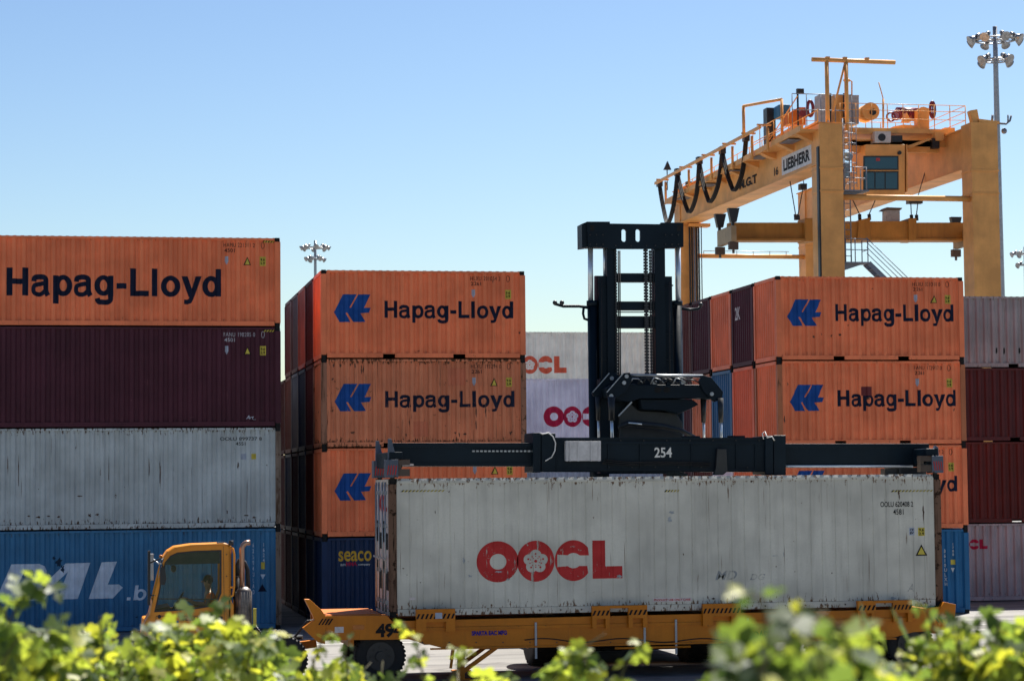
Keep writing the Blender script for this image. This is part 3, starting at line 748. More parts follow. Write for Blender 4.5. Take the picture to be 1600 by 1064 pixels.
# ------------------------------------------------------------------ ground
def ground_mat():
    m = bpy.data.materials.new('worn_yard_asphalt'); t, N, L, P = nodes(m)
    tc = N.new('ShaderNodeTexCoord'); v = tc.outputs['Object']
    b = mix(N, L, ramp(N, L, noise(N, L, v, .12, 6, .6), .35, .65), (.135, .13, .122, 1), (.20, .192, .182, 1))
    b = mix(N, L, ramp(N, L, noise(N, L, v, 1, 5, .6, (.09, 1.6, 1)), .5, .72), b, (.11, .105, .10, 1))
    b = mix(N, L, ramp(N, L, noise(N, L, v, 2.3, 7, .7), .58, .72), b, (.10, .095, .09, 1))
    b = mix(N, L, math_(N, L, 'MULTIPLY', ramp(N, L, noise(N, L, v, 45, 3, .7), .4, .65), .4), b, (.24, .235, .22, 1))
    b = mix(N, L, math_(N, L, 'MULTIPLY', ramp(N, L, noise(N, L, v, 1, 4, .6, (.05, .9, 1)), .52, .60), .55), b, (.075, .072, .07, 1))
    b = mix(N, L, math_(N, L, 'MULTIPLY', ramp(N, L, noise(N, L, v, .55, 3, .5), .60, .66), .7), b, (.06, .057, .055, 1))
    L.new(b, P.inputs['Base Color']); P.inputs['Roughness'].default_value = .88
    bp = N.new('ShaderNodeBump'); bp.inputs['Strength'].default_value = .4; bp.inputs['Distance'].default_value = .02
    L.new(noise(N, L, v, 30, 4), bp.inputs['Height']); L.new(bp.outputs[0], P.inputs['Normal']); return m
ASPH = ground_mat()
m = MB(); m.box(-3000, 3000, -3000, 5000, -.6, 0); tag(m.build('yard_ground', ASPH), kind='structure')
def soil():
    m = bpy.data.materials.new('dry_bank_soil'); t, N, L, P = nodes(m); tc = N.new('ShaderNodeTexCoord'); v = tc.outputs['Object']
    L.new(mix(N, L, ramp(N, L, noise(N, L, v, 2, 8, .7), .4, .6), (.05, .06, .025, 1), (.13, .11, .07, 1)), P.inputs['Base Color']); P.inputs['Roughness'].default_value = .95; return m
m = MB(); b = m.b; nx, ny = 90, 34; G = []
for j in range(ny+1):
    r_ = []
    y = -3+j*28.0/ny
    for i in range(nx+1):
        x = -45+i*90/nx
        s_ = max(0, min(1, (24.8-y)/8, (y+3.2)/3, (46-abs(x))/5)); s_ = s_*s_*(3-2*s_)
        r_.append(b.verts.new((x, y, s_*2.35-.02+(.06*math.sin(x*1.7+y)*math.sin(y*1.3) if s_ > .05 else 0))))
    G.append(r_)
for j in range(ny):
    for i in range(nx): m._f([G[j][i], G[j][i+1], G[j+1][i+1], G[j+1][i]], True)
tag(m.build('grassy_bank', soil(), normals=False), kind='structure')
m = MB()
for y in (59.2, 61.4):
    m.box(-60, 80, y, y+.12, 0, .004)
tag(m.build('lane_marking', plain('white_road_paint', (.6, .6, .57), .7)), kind='structure')

#@@PART2
# ------------------------------------------------------------------ trailer
YT0, YT1 = 47.36, 49.95
tr = empty('container_trailer', (12.2, 48.7, 0), 'orange yellow terminal trailer numbered 494 under the long OOCL container', 'trailer')
def zb(px, py): return at(px, py, YT0).z
X0t, X1t = 4.75, 18.45
m = MB()   # main side beams with the deeper middle
for y0, y1 in ((YT0, YT0+.14), (YT1-.14, YT1)):
    prof = [(X0t, 1.40), (X0t, .90), (6.55, .88), (7.35, .66), (17.0, .66), (17.6, .80), (X1t, .84), (X1t, 1.36), (17.9, 1.30), (6.2, 1.26), (6.1, 1.38)]
    m.prism(prof, lambda u, v, k, y0=y0: (u, y0+k, v), .14)
m.build('side_beam', TRAIL, tr)
m = MB(); m.box(6.3, 17.7, YT0-.035, YT0-.003, 1.055, 1.115); m.box(7.0, 17.2, YT0-.05, YT0-.003, .655, .69); m.build('beam_ledge', TRAIL, tr)
m = MB()
for k in range(9): m.box(5.3+k*1.6, 5.42+k*1.6, YT0+.14, YT1-.14, .75, 1.2)
m.box(X0t+.02, X1t-.02, YT0+.14, YT1-.14, 1.2, 1.235); m.build('deck_frame', TRAIL, tr)
# container guides
def guide(px0, px1, legs):
    p0, p1 = at(px0, 948, YT0-.1), at(px1, 948, YT0-.1); x0, x1 = p0.x, p1.x
    m = MB(); z1 = 1.50; z0 = 1.03; ya, yb = YT0-.12, YT0-.004
    m.box(x0, x1, ya, yb, z1-.055, z1)
    for a, b, c_, d_ in legs:   # fractions: outer left, outer right, opening left, opening right
        a, b, c_, d_ = [x0+(x1-x0)*f for f in (a, b, c_, d_)]
        m.prism([[(a, z0), (a, z1-.055), (b, z1-.055), (b, z0), (d_, z0), (d_, z0+.2), (c_, z0+.2), (c_, z0)]], lambda u, v, k: (u, ya+.004+k, v), .10)
    g = m.build('container_guide', TRAIL, tr)
    m = MB()
    for a, b, c_, d_ in legs:
        a, b = x0+(x1-x0)*a, x0+(x1-x0)*b; n = max(3, int((b-a)/.085)); q = (b-a)/n
        for i in range(n):
            xa = a+i*q; m.prism([[(xa, z1-.20), (xa+q*.45, z1-.20), (xa+q*.95, z1-.095), (xa+q*.5, z1-.095)]], lambda u, v, k: (u, ya-.002+k, v), 0)
    m.build('hazard_stripe', BLKINK, g)
guide(650, 711, [(0, 1, .26, .76)]); guide(925, 1011, [(0, .32, .08, .24), (.66, 1, .74, .92)])
guide(1098, 1157, [(0, 1, .27, .75)]); guide(1340, 1425, [(0, .33, .08, .25), (.65, 1, .73, .92)])
for px in range(660, 1330, 42):
    m = MB(); m.cyl(at(px, 1003, YT0-.008), .014, (0, 1, 0), .02, 8); m.build('bolt', BLKST, tr)
m = MB(); m.tube([at(x, 1000+3*math.sin(x*.05), YT0-.02) for x in range(820, 1180, 12)], .012, 6); m.build('air_line', BLACK, tr)
for px in (560, 1315):
    m = MB(); m.box(*(lambda a, b: (a.x, b.x, YT0-.012, YT0-.003, b.z, a.z))(at(px-9, 976, YT0), at(px+9, 983, YT0))); m.build('side_marker', plain('amber_lens', (.5, .15, .02), .2), tr)
# upturned front and rear end plates
m = MB(); m.pix([(476, 936), (484, 936), (502, 952), (510, 964), (508, 1006), (497, 1003), (473, 981), (492, 968)], YT0-.02, .20); m.build('end_plate', TRAIL, tr, bevel=.01)
m = MB(); m.pix([(476, 936), (484, 936), (502, 952), (510, 964), (508, 1006), (497, 1003), (473, 981), (492, 968)], YT1-.2, .20); m.build('end_plate', TRAIL, tr, bevel=.01)
m = MB(); m.pix([(1462, 960), (1476, 940), (1494, 944), (1492, 966), (1486, 985), (1466, 980)], YT0-.02, .20); m.build('end_plate', TRAIL, tr, bevel=.01)
m = MB(); m.pix([(1462, 960), (1476, 940), (1494, 944), (1492, 966), (1486, 985), (1466, 980)], YT1-.2, .20); m.build('end_plate', TRAIL, tr, bevel=.01)
m = MB(); m.box(4.85, 6.0, YT0+.15, YT1-.15, 1.38, 1.41); m.build('front_deck', paint('rust_orange_deck', (.50, .13, .008), .2, .3), tr)
m = MB()
for i in range(4):
    p = at(497+i*5, 976, YT0-.03); m.prism([[(p.x, p.z), (p.x+.035, p.z), (p.x+.12, p.z+.13), (p.x+.085, p.z+.13)]], lambda u, v, k: (u, YT0-.024+k, v), 0)
for i in range(4):
    p = at(1466+i*6, 972, YT0-.03); m.prism([[(p.x, p.z), (p.x+.035, p.z), (p.x-.04, p.z+.11), (p.x-.075, p.z+.11)]], lambda u, v, k: (u, YT0-.024+k, v), 0)
m.build('hazard_stripe', BLKINK, tr)
def sign(name, parent, sh, a, b, Y, mat):
    (x0, z1), (x1, z0) = [(at(p[0], p[1], Y).x, at(p[0], p[1], Y).z) for p in (a, b)]
    m = MB(); vs, fs = sh[0], sh[1]
    V = [m.b.verts.new((x0+(x1-x0)*p[0], Y, z0+(z1-z0)*p[1])) for p in vs]
    for f in fs: m._f([V[i] for i in f])
    return m.build(name, mat, parent)
sign('fleet_number', tr, text2d('494', .045), (587, 974), (630, 995), YT0-.006, BLKINK)
sign('maker_sign', tr, text2d('NOVATRANS'[:0] or 'SPARTA EAC MFG', .05), (737, 985.5), (792, 991.5), YT0-.006, letter('violet_blue_sign_paint', (.02, .02, .25), .3))
sign('load_sign', tr, text2d('MAX  LOAD CAP 70 T.M', .04), (1140, 986), (1262, 997), YT0-.006, BLKINK)
sign('label', tr, SQ, (523, 979), (537, 988), YT0-.006, plain('white_label', (.6, .55, .55), .5))
sign('label', tr, SQ, (680, 957), (691, 966), YT0-.126, SILV)
def wheel(parent, x, y, r, wd, rimc=STEEL, n=36):
    m = MB(); pts = [(-.5, .80), (-.5, .93), (-.42, .985), (-.25, 1), (.25, 1), (.42, .985), (.5, .93), (.5, .80)]
    pr = None; rings = []
    for (t, q) in pts: rings.append([m.b.verts.new((x+r*q*math.cos(2*math.pi*k/n), y+t*wd, r+r*q*math.sin(2*math.pi*k/n))) for k in range(n)])
    for a, b in zip(rings, rings[1:]):
        for k in range(n): m._f([a[k], a[(k+1) % n], b[(k+1) % n], b[k]], True)
    m._f(rings[0]); m._f(rings[-1])
    for k in range(n):      # tread blocks
        a = 2*math.pi*k/n; c = Vector((x+r*math.cos(a), y, r+r*math.sin(a)))
        m.beam(c-Vector((0, wd*.46, 0)), c-Vector((0, wd*.06, 0)), .045*r*2, .012*2, (math.cos(a), 0, math.sin(a)))
        m.beam(c+Vector((0, wd*.06, 0)), c+Vector((0, wd*.46, 0)), .045*r*2, .012*2, (math.cos(a), 0, math.sin(a)))
    w_ = m.build('wheel', BLACK, parent)
    m = MB(); m.cyl((x, y-wd*.5, r), r*.56, (0, 1, 0), .05, 24); m.cyl((x, y-wd*.5-.04, r), r*.2, (0, 1, 0), .12, 14)
    for k in range(8): m.cyl((x+r*.36*math.cos(k*math.pi/4), y-wd*.5-.035, r+r*.36*math.sin(k*math.pi/4)), r*.045, (0, 1, 0), .03, 6)
    m.build('rim', rimc, w_); return w_
for x in (5.98, 16.4, 17.6):
    for y in (47.75, 49.6): wheel(tr, x, y, .53, .42, BLKST)
    m = MB(); m.cyl((x, 48.68, .48), .08, (0, 1, 0), 1.6, 12); m.build('axle', BLKST, tr)
for y in (47.5, 49.7):
    m = MB(); pa = at(720, 1008, y).x
    m.box(pa-.07, pa+.07, y-.07, y+.07, .03, .70); m.box(pa-.2, pa+.2, y-.15, y+.15, 0, .03)
    m.beam((pa+.05, y, .18), (pa+.78, y, .68), .08, .09, (0, 1, 0)); m.beam((pa-.22, y, .25), (pa-.15, y, .7), .05, .08, (0, 1, 0)); m.build('landing_leg', TRAIL, tr)
for px, z0 in ((837, .42), (1007, .55), (1056, .45), (1168, .5)):
    p = at(px, 970, YT0-.03); m = MB(); m.box(p.x-.022, p.x+.022, YT0-.045, YT0-.02, z0, 1.18); m.build('marker_strap', plain('grey_strap', (.40, .42, .44), .6), tr)
m = MB(); m.tube([(10.95, YT0-.03, .60), (12.6, YT0-.03, .60)], .025, 8); m.build('side_rail', TRAIL, tr)
m = MB(); m.beam((X0t, 48.68, .75), (3.6, 48.68, .62), .2, .16); m.cyl((3.5, 48.68, .62), .16, (0, 0, 1), .08); m.build('drawbar', TRAIL, tr)
# brake hose sagging between the tractor and the trailer
m = MB(); ph = [at(x, y, 47.9) for x, y in ((398, 976), (408, 990), (420, 1000), (435, 1006), (450, 1003), (462, 993), (472, 980), (480, 970), (490, 969))]
m.tube(ph, .022, 8)
for k in range(len(ph)-1):
    for q in range(5): c_ = ph[k].lerp(ph[k+1], q/5); m.cyl(c_, .03, ph[k+1]-ph[k], .012, 8)
tag(m.build('brake_hose', BLKST), 'black coiled brake hose sagging between the yellow cab and the trailer', 'hose')

# ------------------------------------------------------------------ yard tractor
YA, YBk = 47.3, 48.75
tk = empty('yard_tractor', (2.6, 48.3, 0), 'yellow orange terminal tractor cab facing left in front of the blue DAL container', 'tractor')
outer = [(219, 1000), (227, 974), (234, 962), (241, 930), (250, 893), (256, 872), (263, 862), (274, 855), (300, 851), (350, 849), (357, 850), (359, 862), (359, 935), (365, 945), (365, 1004)]
hole = [(241, 956), (248, 925), (253, 897), (258, 878), (266, 868), (277, 863), (302, 860.5), (346, 859), (346, 926), (341, 938), (331, 947), (300, 952)]
def cabside(name, Y, t, mat):
    m = MB(); loops = [[(at(x, y, YA).x, at(x, y, YA).z) for x, y in l] for l in (outer, hole)]
    m.prism(loops, lambda u, v, k: (u, Y+k, v), t); return m.build(name, mat, tk, bevel=.008)
body = cabside('cab_side', YA, .05, CABY); cabside('cab_side', YBk-.05, .05, CABY)
q = lambda x, y: at(x, y, YA)
def skin(name, pts, y0, y1, mat, th=.03, parent=None):
    """bent panel following an outline in x/z, spanning y0..y1"""
    P_ = [q(x, y) for x, y in pts]; m = MB()
    for a, b in zip(P_, P_[1:]):
        n_ = Vector((-(b.z-a.z), 0, b.x-a.x)).normalized()*th
        v = [m.b.verts.new((c.x, yy, c.z)) for c in (a, b, b-n_, a-n_) for yy in (y0, y1)]
        m._f([v[0], v[1], v[3], v[2]], True); m._f([v[4], v[5], v[7], v[6]]); m._f([v[0], v[2], v[4], v[6]]); m._f([v[1], v[3], v[5], v[7]])
    return m.build(name, mat, parent or tk)
skin('roof', [(256, 872), (263, 862), (274, 855), (300, 851), (350, 849), (357, 850)], YA-.03, YBk+.03, CABY)
skin('front_panel', [(219, 1000), (227, 974), (234, 962), (239, 940)], YA-.02, YBk+.02, CABY)
skin('rear_pillar', [(357, 850), (360, 856), (360, 1000)], YA, YA+.1, CABY); skin('rear_pillar', [(357, 850), (360, 856), (360, 1000)], YBk-.1, YBk, CABY)
GLASS = bpy.data.materials.new('cab_glass'); t, N, L, P = nodes(GLASS)
gt = N.new('ShaderNodeBsdfTransparent'); gt.inputs[0].default_value = (.86, .92, .89, 1); gg = N.new('ShaderNodeBsdfGlossy'); gg.inputs['Roughness'].default_value = .02; gg.inputs[0].default_value = (.8, .9, .9, 1)
fn = N.new('ShaderNodeFresnel'); fn.inputs[0].default_value = 1.35; gm = N.new('ShaderNodeMixShader'); L.new(fn.outputs[0], gm.inputs[0]); L.new(gt.outputs[0], gm.inputs[1]); L.new(gg.outputs[0], gm.inputs[2]); L.new(gm.outputs[0], N['Material Output'].inputs[0])
def glass(name, y):
    m = MB(); m.prism([(q(x, yy).x, q(x, yy).z) for x, yy in hole], lambda u, v, k: (u, y+k, v), .006); return m.build(name, GLASS, tk)
gl = glass('side_window', YA+.02); glass('side_window', YBk-.03)
m = MB()   # black gasket and tinted head band
inn = [(at(x, y, YA).x, at(x, y, YA).z) for x, y in hole]; cx_ = sum(p[0] for p in inn)/len(inn); cz_ = sum(p[1] for p in inn)/len(inn)
m.prism([inn, [(cx_+(a-cx_)*.95, cz_+(b-cz_)*.95) for a, b in inn]], lambda u, v, k: (u, YA-.006+k, v), .03); m.build('window_gasket', BLKST, gl)
m = MB(); m.prism([(at(x, y, YA).x, at(x, y, YA).z) for x, y in ((259, 882), (263, 873), (277, 865), (302, 862), (345, 861), (345, 880), (300, 881))], lambda u, v, k: (u, YA+.03+k, v), .01); m.build('sun_band', BLKST, gl)
m = MB()
for a, b in (((245, 935), (341, 936)), ((330, 881), (330, 936))):
    m.beam(at(a[0], a[1], YA+.045), at(b[0], b[1], YA+.045), .014, .022)
m.build('window_bar', BLKST, gl)
m = MB(); m.beam(q(240, 955)+Vector((0, .08, 0)), q(257, 872)+Vector((0, .08, 0)), .01, .01); P_ = [q(239, 957), q(255, 874)]
v = [m.b.verts.new((c.x-.0, yy, c.z)) for c in P_ for yy in (YA+.05, YBk-.05)]; m._f([v[0], v[1], v[3], v[2]]); m.build('windscreen', GLASS, tk)
m = MB(); v = [m.b.verts.new((q(361, 0).x, yy, zz_)) for zz_ in (1.75, 2.72) for yy in (YA+.1, YBk-.1)]; m._f([v[0], v[1], v[3], v[2]]); m.build('rear_window', GLASS, tk)
m = MB(); m.box(q(357, 0).x, q(361, 0).x, YA+.1, YBk-.1, .6, 1.75); m.box(q(357, 0).x, q(361, 0).x, YA+.1, YBk-.1, 2.72, 2.86); m.build('rear_panel', CABY, tk)
m = MB(); m.box(1.2, 2.85, YA+.05, YBk-.05, .62, .70); m.build('cab_floor', BLKST, tk)
# handrail frame behind the cab
m = MB(); m.tube([q(357, 853), q(364, 857), q(366, 866), q(366, 916), q(364, 930), q(357, 934)], .022, 8); m.tube([q(358, 918), q(366, 917)], .02, 6); m.build('grab_rail', CABY, tk)
m = MB(); m.cyl(q(361, 848), .05, (0, 0, 1), .1, 12); m.box(q(340, 0).x, q(350, 0).x, 47.6, 47.9, 2.9, 2.94); m.build('roof_beacon', BLKST, tk)
# mirrors in front of the windscreen and inside
m = MB(); m.box(q(232, 0).x, q(236, 0).x, YA+.1, YA+.3, q(0, 950).z, q(0, 864).z); m.tube([q(234, 880)+Vector((0, .2, 0)), q(251, 872)], .015, 6); m.tube([q(234, 930)+Vector((0, .2, 0)), q(243, 930)], .015, 6); mi = m.build('mirror', BLKST, tk)
m = MB(); m.box(q(238, 0).x, q(244, 0).x, YBk+.1, YBk+.3, q(0, 915).z, q(0, 872).z); m.tube([(q(241, 0).x, YBk+.2, 2.6), q(253, 885)+Vector((0, 1.4, 0))], .015, 6); m.build('mirror', STEEL, tk)
m = MB(); m.pix([(251, 886), (258, 886), (260, 905), (257, 914), (250, 912), (250, 890)], YA-.14, .06); m.tube([at(255, 888, YA-.11), at(252, 875, YA-.11), q(255, 872)], .014, 6); m.build('mirror', BLKST, tk)
m = MB(); m.sphere(at(271, 888, YA+.3), .06, 8, (1, .6, 1.3)); m.tube([at(271, 888, YA+.3), at(263, 878, YA+.3)], .012, 6); m.sphere(at(249, 963, YA-.01), .035, 8, (1, .4, 1.1)); m.build('lamp', BLKST, tk)
m = MB(); m.sphere(at(251, 869, YA+.1), .035, 8); m.build('marker_lamp', plain('amber_lens', (.5, .15, .02), .2), tk)
# blue grid sticker and small notices on the door
m = MB()
for i in range(4):
    for j in range(3):
        a, b = at(260+i*5, 978-j*5+5, YA-.004), at(264+i*5, 974-j*5+5, YA-.004)
        v = [m.b.verts.new((x, YA-.004, z)) for x, z in ((a.x, a.z), (b.x, a.z), (b.x, b.z), (a.x, b.z))]; m._f(v)
m.build('sticker', BLUEINK, tk)
sign('notice', tk, text2d('YARD  SAFETY'[:0] or 'TRACTEUR 12', .04), (281, 964), (312, 969), YA-.004, NAVYINK)
m = MB()
for a, b in (((349, 853), (351, 1000)), ((244, 962), (345, 962)), ((244, 962), (242, 1000))):
    m.beam(at(a[0], a[1], YA-.003), at(b[0], b[1], YA-.003), .006, .012)
m.build('door_seam', BLKST, body)
m = MB(); m.tube([at(334, 966, YA-.03), at(346, 966, YA-.03)], .012, 6); m.box(*(lambda a, b: (a.x, b.x, YA-.012, YA, b.z, a.z))(at(332, 963, YA), at(348, 970, YA))); m.build('door_handle', BLKST, body)
m = MB(); m.beam(at(243, 948, YA+.5)+Vector((-.04, 0, 0)), at(251, 905, YA+.9)+Vector((-.04, 0, 0)), .015, .02); m.build('wiper', BLKST, tk)
for x_, y_ in ((354, 866), (354, 900), (354, 935)):
    m = MB(); m.cyl(at(x_, y_, YA-.005), .014, (0, 1, 0), .02, 8); m.build('hinge_bolt', BLKST, body)
# interior: seat, dashboard, wheel
m = MB(); m.box(2.30, 2.80, 47.75, 48.3, 1.15, 1.32); sb = m.build('seat', BLKST, tk, bevel=.04)
m = MB(); m.beam((2.66, 48.02, 1.3), (2.78, 48.02, 2.05), .48, .12, (1, 0, 0)); m.box(2.68, 2.8, 47.88, 48.16, 2.05, 2.28); m.build('seat_back', BLKST, tk, bevel=.03)
m = MB(); m.prism([(1.28, .9), (1.33, 1.60), (1.62, 1.66), (1.72, 1.5), (1.6, .9)], lambda u, v, k: (u, YA+.08+k, v), 1.28); m.build('dashboard', plain('brown_dashboard', (.13, .06, .035), .6), tk)
m = MB(); c_ = Vector((1.83, 48.02, 1.74)); a1 = Vector((.45, 0, -.9)).normalized(); a2 = Vector((0, 1, 0)); a1 = Vector((.5, 0, .86)).normalized()
m.tube([c_+(a1*math.cos(t)+a2*math.sin(t))*.2 for t in [i*math.pi/10 for i in range(21)]], .016, 6, cap=False); m.tube([c_, (1.68, 48.02, 1.5)], .03, 8); m.tube([c_+a2*.2, c_-a2*.2], .012, 6); m.build('steering_wheel', BLKST, tk)
# exhaust stack, muffler, air intake
m = MB(); m.tube([at(x, y, 47.5) for x, y in ((378, 918), (378, 866), (378, 857), (380, 851), (384, 848), (391, 847))], .055, 14); ex = m.build('exhaust_pipe', paint('hot_steel', (.42, .27, .2), .5, .4, .35, .8), tk)
RIB = plain('perforated_heat_shield', (.17, .15, .14), .45, .5, .5)
m = MB(); p0, p1 = at(381, 1010, 47.5), at(381, 924, 47.5); m.tube([p0, p1, p1+Vector((0, 0, .05)), p1+Vector((0, 0, .10))], [.16, .16, .135, .07], 20)
for k in range(9): m.tube([(p0.x+.163*math.cos(math.pi*(1+k/8)), 47.5+.163*math.sin(math.pi*(1+k/8)), p0.z), (p0.x+.163*math.cos(math.pi*(1+k/8)), 47.5+.163*math.sin(math.pi*(1+k/8)), p1.z)], .006, 5)
m.build('muffler', RIB, tk)
m = MB(); m.tube([at(372, 905, 47.9), at(370, 885, 47.9), at(373, 875, 47.9), at(382, 878, 47.9), at(387, 890, 47.9), at(388, 930, 47.9)], .045, 10); m.tube([at(371, 990, 47.8), at(371, 900, 47.8)], .09, 12); m.build('air_intake', BLKST, tk)
m = MB(); m.box(q(394, 0).x, q(396, 0).x+.04, 47.35, 47.42, q(0, 985).z, q(0, 958).z); m.build('reflector', YSTICK, tk)
# chassis, fender, wheels
m = MB(); m.box(.9, 4.4, 47.8, 48.0, .5, .75); m.box(.9, 4.4, 48.8, 49.0, .5, .75); m.box(.85, 1.0, 47.4, 49.4, .45, .8); m.box(3.1, 3.3, 47.5, 49.3, .45, .8); m.build('chassis', BLKST, tk)
m = MB(); m.box(1.1, 2.9, 48.85, 49.7, .8, 1.35); m.build('engine_hood', CABY, tk, bevel=.05)
m = MB(); m.box(.86, 1.0, 47.35, 47.6, q(0, 1004).z, q(0, 992).z); m.build('headlight', plain('headlight_lens', (.7, .7, .7), .15), tk)
m = MB(); m.box(3.9, 4.3, 47.95, 48.9, .75, .86); m.cyl((4.1, 48.5, .9), .35, (0, 0, 1), .08, 20); m.build('fifth_wheel', BLKST, tk)
for x in (1.45, 3.95):
    for y in (47.6, 49.4): wheel(tk, x, y, .5, .36)

# ------------------------------------------------------------------ driver (skin-grown body)
def figure(name, V, E_, rad, mat, parent, root=0, sub=2):
    me = bpy.data.meshes.new(name); me.from_pydata([Vector(v)-root_of(parent) for v in V], E_, []); me.materials.append(mat)
    o = bpy.data.objects.new(name, me); col.objects.link(o); o.parent = parent
    sm = o.modifiers.new('skin', 'SKIN'); sm.use_smooth_shade = True
    for v, r_ in zip(me.skin_vertices[0].data, rad):
        v.radius = (r_, r_) if not isinstance(r_, tuple) else r_
    me.skin_vertices[0].data[root].use_root = True
    ss = o.modifiers.new('subd', 'SUBSURF'); ss.levels = sub; ss.render_levels = sub
    return o
SKIN = plain('skin', (.30, .17, .11), .5, 0, .1); HAIR = plain('dark_hair', (.015, .012, .01), .7); VEST = plain('orange_vest', (.75, .16, .02), .7); TROU = plain('dark_trousers', (.02, .025, .04), .8); REFL = plain('reflective_tape', (.75, .75, .45), .3)
pr = empty('person', (2.45, 48.02, 1.32), 'driver with dark hair and orange vest seated at the wheel in the yellow cab', 'person')
hx, hy, hz = 2.50, 48.02, 1.40
V = [(hx, hy, hz), (hx, hy, hz+.16), (hx-.02, hy, hz+.34), (hx-.04, hy, hz+.47), (hx-.06, hy, hz+.56), (hx-.075, hy, hz+.63), (hx-.085, hy, hz+.72), (hx-.08, hy, hz+.80)]
rad = [(.15, .13), (.14, .12), (.16, .12), (.13, .10), .055, .068, .088, .070]
E_ = [(i, i+1) for i in range(7)]
for s_ in (-1, 1):
    o_ = len(V)
    V += [(hx-.03, hy+s_*.17, hz+.47), (hx-.10, hy+s_*.24, hz+.24), (hx-.34, hy+s_*.21, hz+.27), (hx-.46, hy+s_*.20, hz+.34), (hx-.52, hy+s_*.195, hz+.37)]
    rad += [.062, .05, .040, .030, .034]
    E_ += [(3, o_), (o_, o_+1), (o_+1, o_+2), (o_+2, o_+3), (o_+3, o_+4)]
    o_ = len(V)
    V += [(hx-.04, hy+s_*.10, hz-.01), (hx-.44, hy+s_*.13, hz+.0), (hx-.52, hy+s_*.13, hz-.40), (hx-.66, hy+s_*.13, hz-.62)]
    rad += [.09, .068, .05, .04]
    E_ += [(0, o_), (o_, o_+1), (o_+1, o_+2), (o_+2, o_+3)]
figure('body', V, E_, rad, SKIN, pr)
for s_ in (-1, 1):   # fingers closed round the wheel rim, thumb from the side
    b0 = Vector((hx-.53, hy+s_*.195, hz+.38))
    for k, ln in enumerate((.9, 1.0, .95, .75)):
        y = b0.y+(k-1.5)*.019
        figure('finger', [(b0.x+.01, y, b0.z), (b0.x-.045*ln, y, b0.z+.02), (b0.x-.075*ln, y, b0.z-.005), (b0.x-.07*ln, y, b0.z-.035)], [(0, 1), (1, 2), (2, 3)], [.010, .0095, .009, .008], SKIN, pr, sub=1)
    figure('thumb', [(b0.x+.02, b0.y-s_*.03, b0.z), (b0.x-.01, b0.y-s_*.055, b0.z+.01), (b0.x-.04, b0.y-s_*.05, b0.z-.01)], [(0, 1), (1, 2)], [.012, .011, .009], SKIN, pr, sub=1)
m = MB(); hc = Vector((hx-.085, hy, hz+.73))
m.sphere(hc+Vector((.022, 0, .025)), .105, 14, (1, .86, 1.05)); m.build('hair', HAIR, pr)
m = MB(); m.sphere(hc+Vector((-.098, 0, -.01)), .018, 8, (1.1, .8, 1.2)); m.build('nose', SKIN, pr)
for s_ in (-1, 1):
    m = MB(); m.sphere(hc+Vector((-.083, s_*.033, .012)), .011, 8); m.build('eye', BLKST, pr)
    m = MB(); m.sphere(hc+Vector((.0, s_*.086, -.01)), .026, 8, (.7, .35, 1.2)); m.build('ear', SKIN, pr)
m = MB(); m.sphere(hc+Vector((-.083, 0, -.052)), .02, 8, (.4, 1.1, .35)); m.build('mouth', plain('lips', (.25, .08, .07), .5), pr)
V = [(hx, hy, hz+.02), (hx-.01, hy, hz+.2), (hx-.02, hy, hz+.36), (hx-.035, hy, hz+.47)]; rad = [(.17, .15), (.165, .14), (.18, .14), (.15, .11)]
E_ = [(0, 1), (1, 2), (2, 3)]
for s_ in (-1, 1):
    o_ = len(V); V += [(hx-.03, hy+s_*.17, hz+.47), (hx-.08, hy+s_*.22, hz+.32)]; rad += [.075, .068]; E_ += [(3, o_), (o_, o_+1)]
figure('vest', V, E_, rad, VEST, pr)
for s_ in (-1, 1):
    m = MB(); m.tube([(hx+.15*math.cos(t), hy+.19*math.sin(t), hz+.2) for t in [i*math.pi/8 for i in range(17)]], .012, 4, cap=False)
    break
m.build('reflective_band', REFL, pr)
V = [(hx, hy, hz)]; rad = [(.165, .14)]; E_ = []
for s_ in (-1, 1):
    o_ = len(V); V += [(hx-.04, hy+s_*.10, hz-.01), (hx-.44, hy+s_*.13, hz+.0), (hx-.52, hy+s_*.13, hz-.40)]; rad += [.10, .08, .062]; E_ += [(0, o_), (o_, o_+1), (o_+1, o_+2)]
figure('trousers', V, E_, rad, TROU, pr)

# ------------------------------------------------------------------ container handler
hd = empty('container_handler', (12.4, 54.5, 0), 'dark blue black container handler numbered 254 with raised mast and long spreader', 'container handler')
D = DGREEN; YM1 = 51.0
def part(name, mat, pts, Y, t, parent=None, bevel=0):
    m = MB(); m.pix(pts, Y, t); return m.build(name, mat, parent or hd, bevel=bevel)
def rect(a, b, c_, d_): return [(a, b), (c_, b), (c_, d_), (a, d_)]
slot = lambda cx, cy, rx, ry: [(cx+rx*math.cos(t), cy+(ry-rx)*(1 if math.sin(t) > 0 else -1)+rx*math.sin(t)) for t in [math.pi*(2*i+1)/12 for i in range(12)]]
def pixh(name, mat, loops, Y, t, parent=None, bevel=0):
    m = MB(); L_ = [[(at(x, y, Y).x, at(x, y, Y).z) for x, y in l] for l in loops]
    m.prism(L_, lambda u, v, k: (u, Y+k, v), t); return m.build(name, mat, parent or hd, bevel=bevel)
ch = pixh('crosshead', D, [[(917, 346.5), (953, 346.5), (953, 349.5), (1033, 350.5), (1033, 348), (1068, 348), (1068, 386), (1033, 388), (1032, 389), (953, 389), (948, 387), (919, 386)], slot(975, 368, 4, 10), slot(997, 368, 4, 10)], YM1-.06, .10, bevel=.012)
for q_ in (rect(918, 347, 952, 386), rect(1034, 348.5, 1067, 386)): part('crosshead_box', D, q_, YM1+.045, .45, ch)
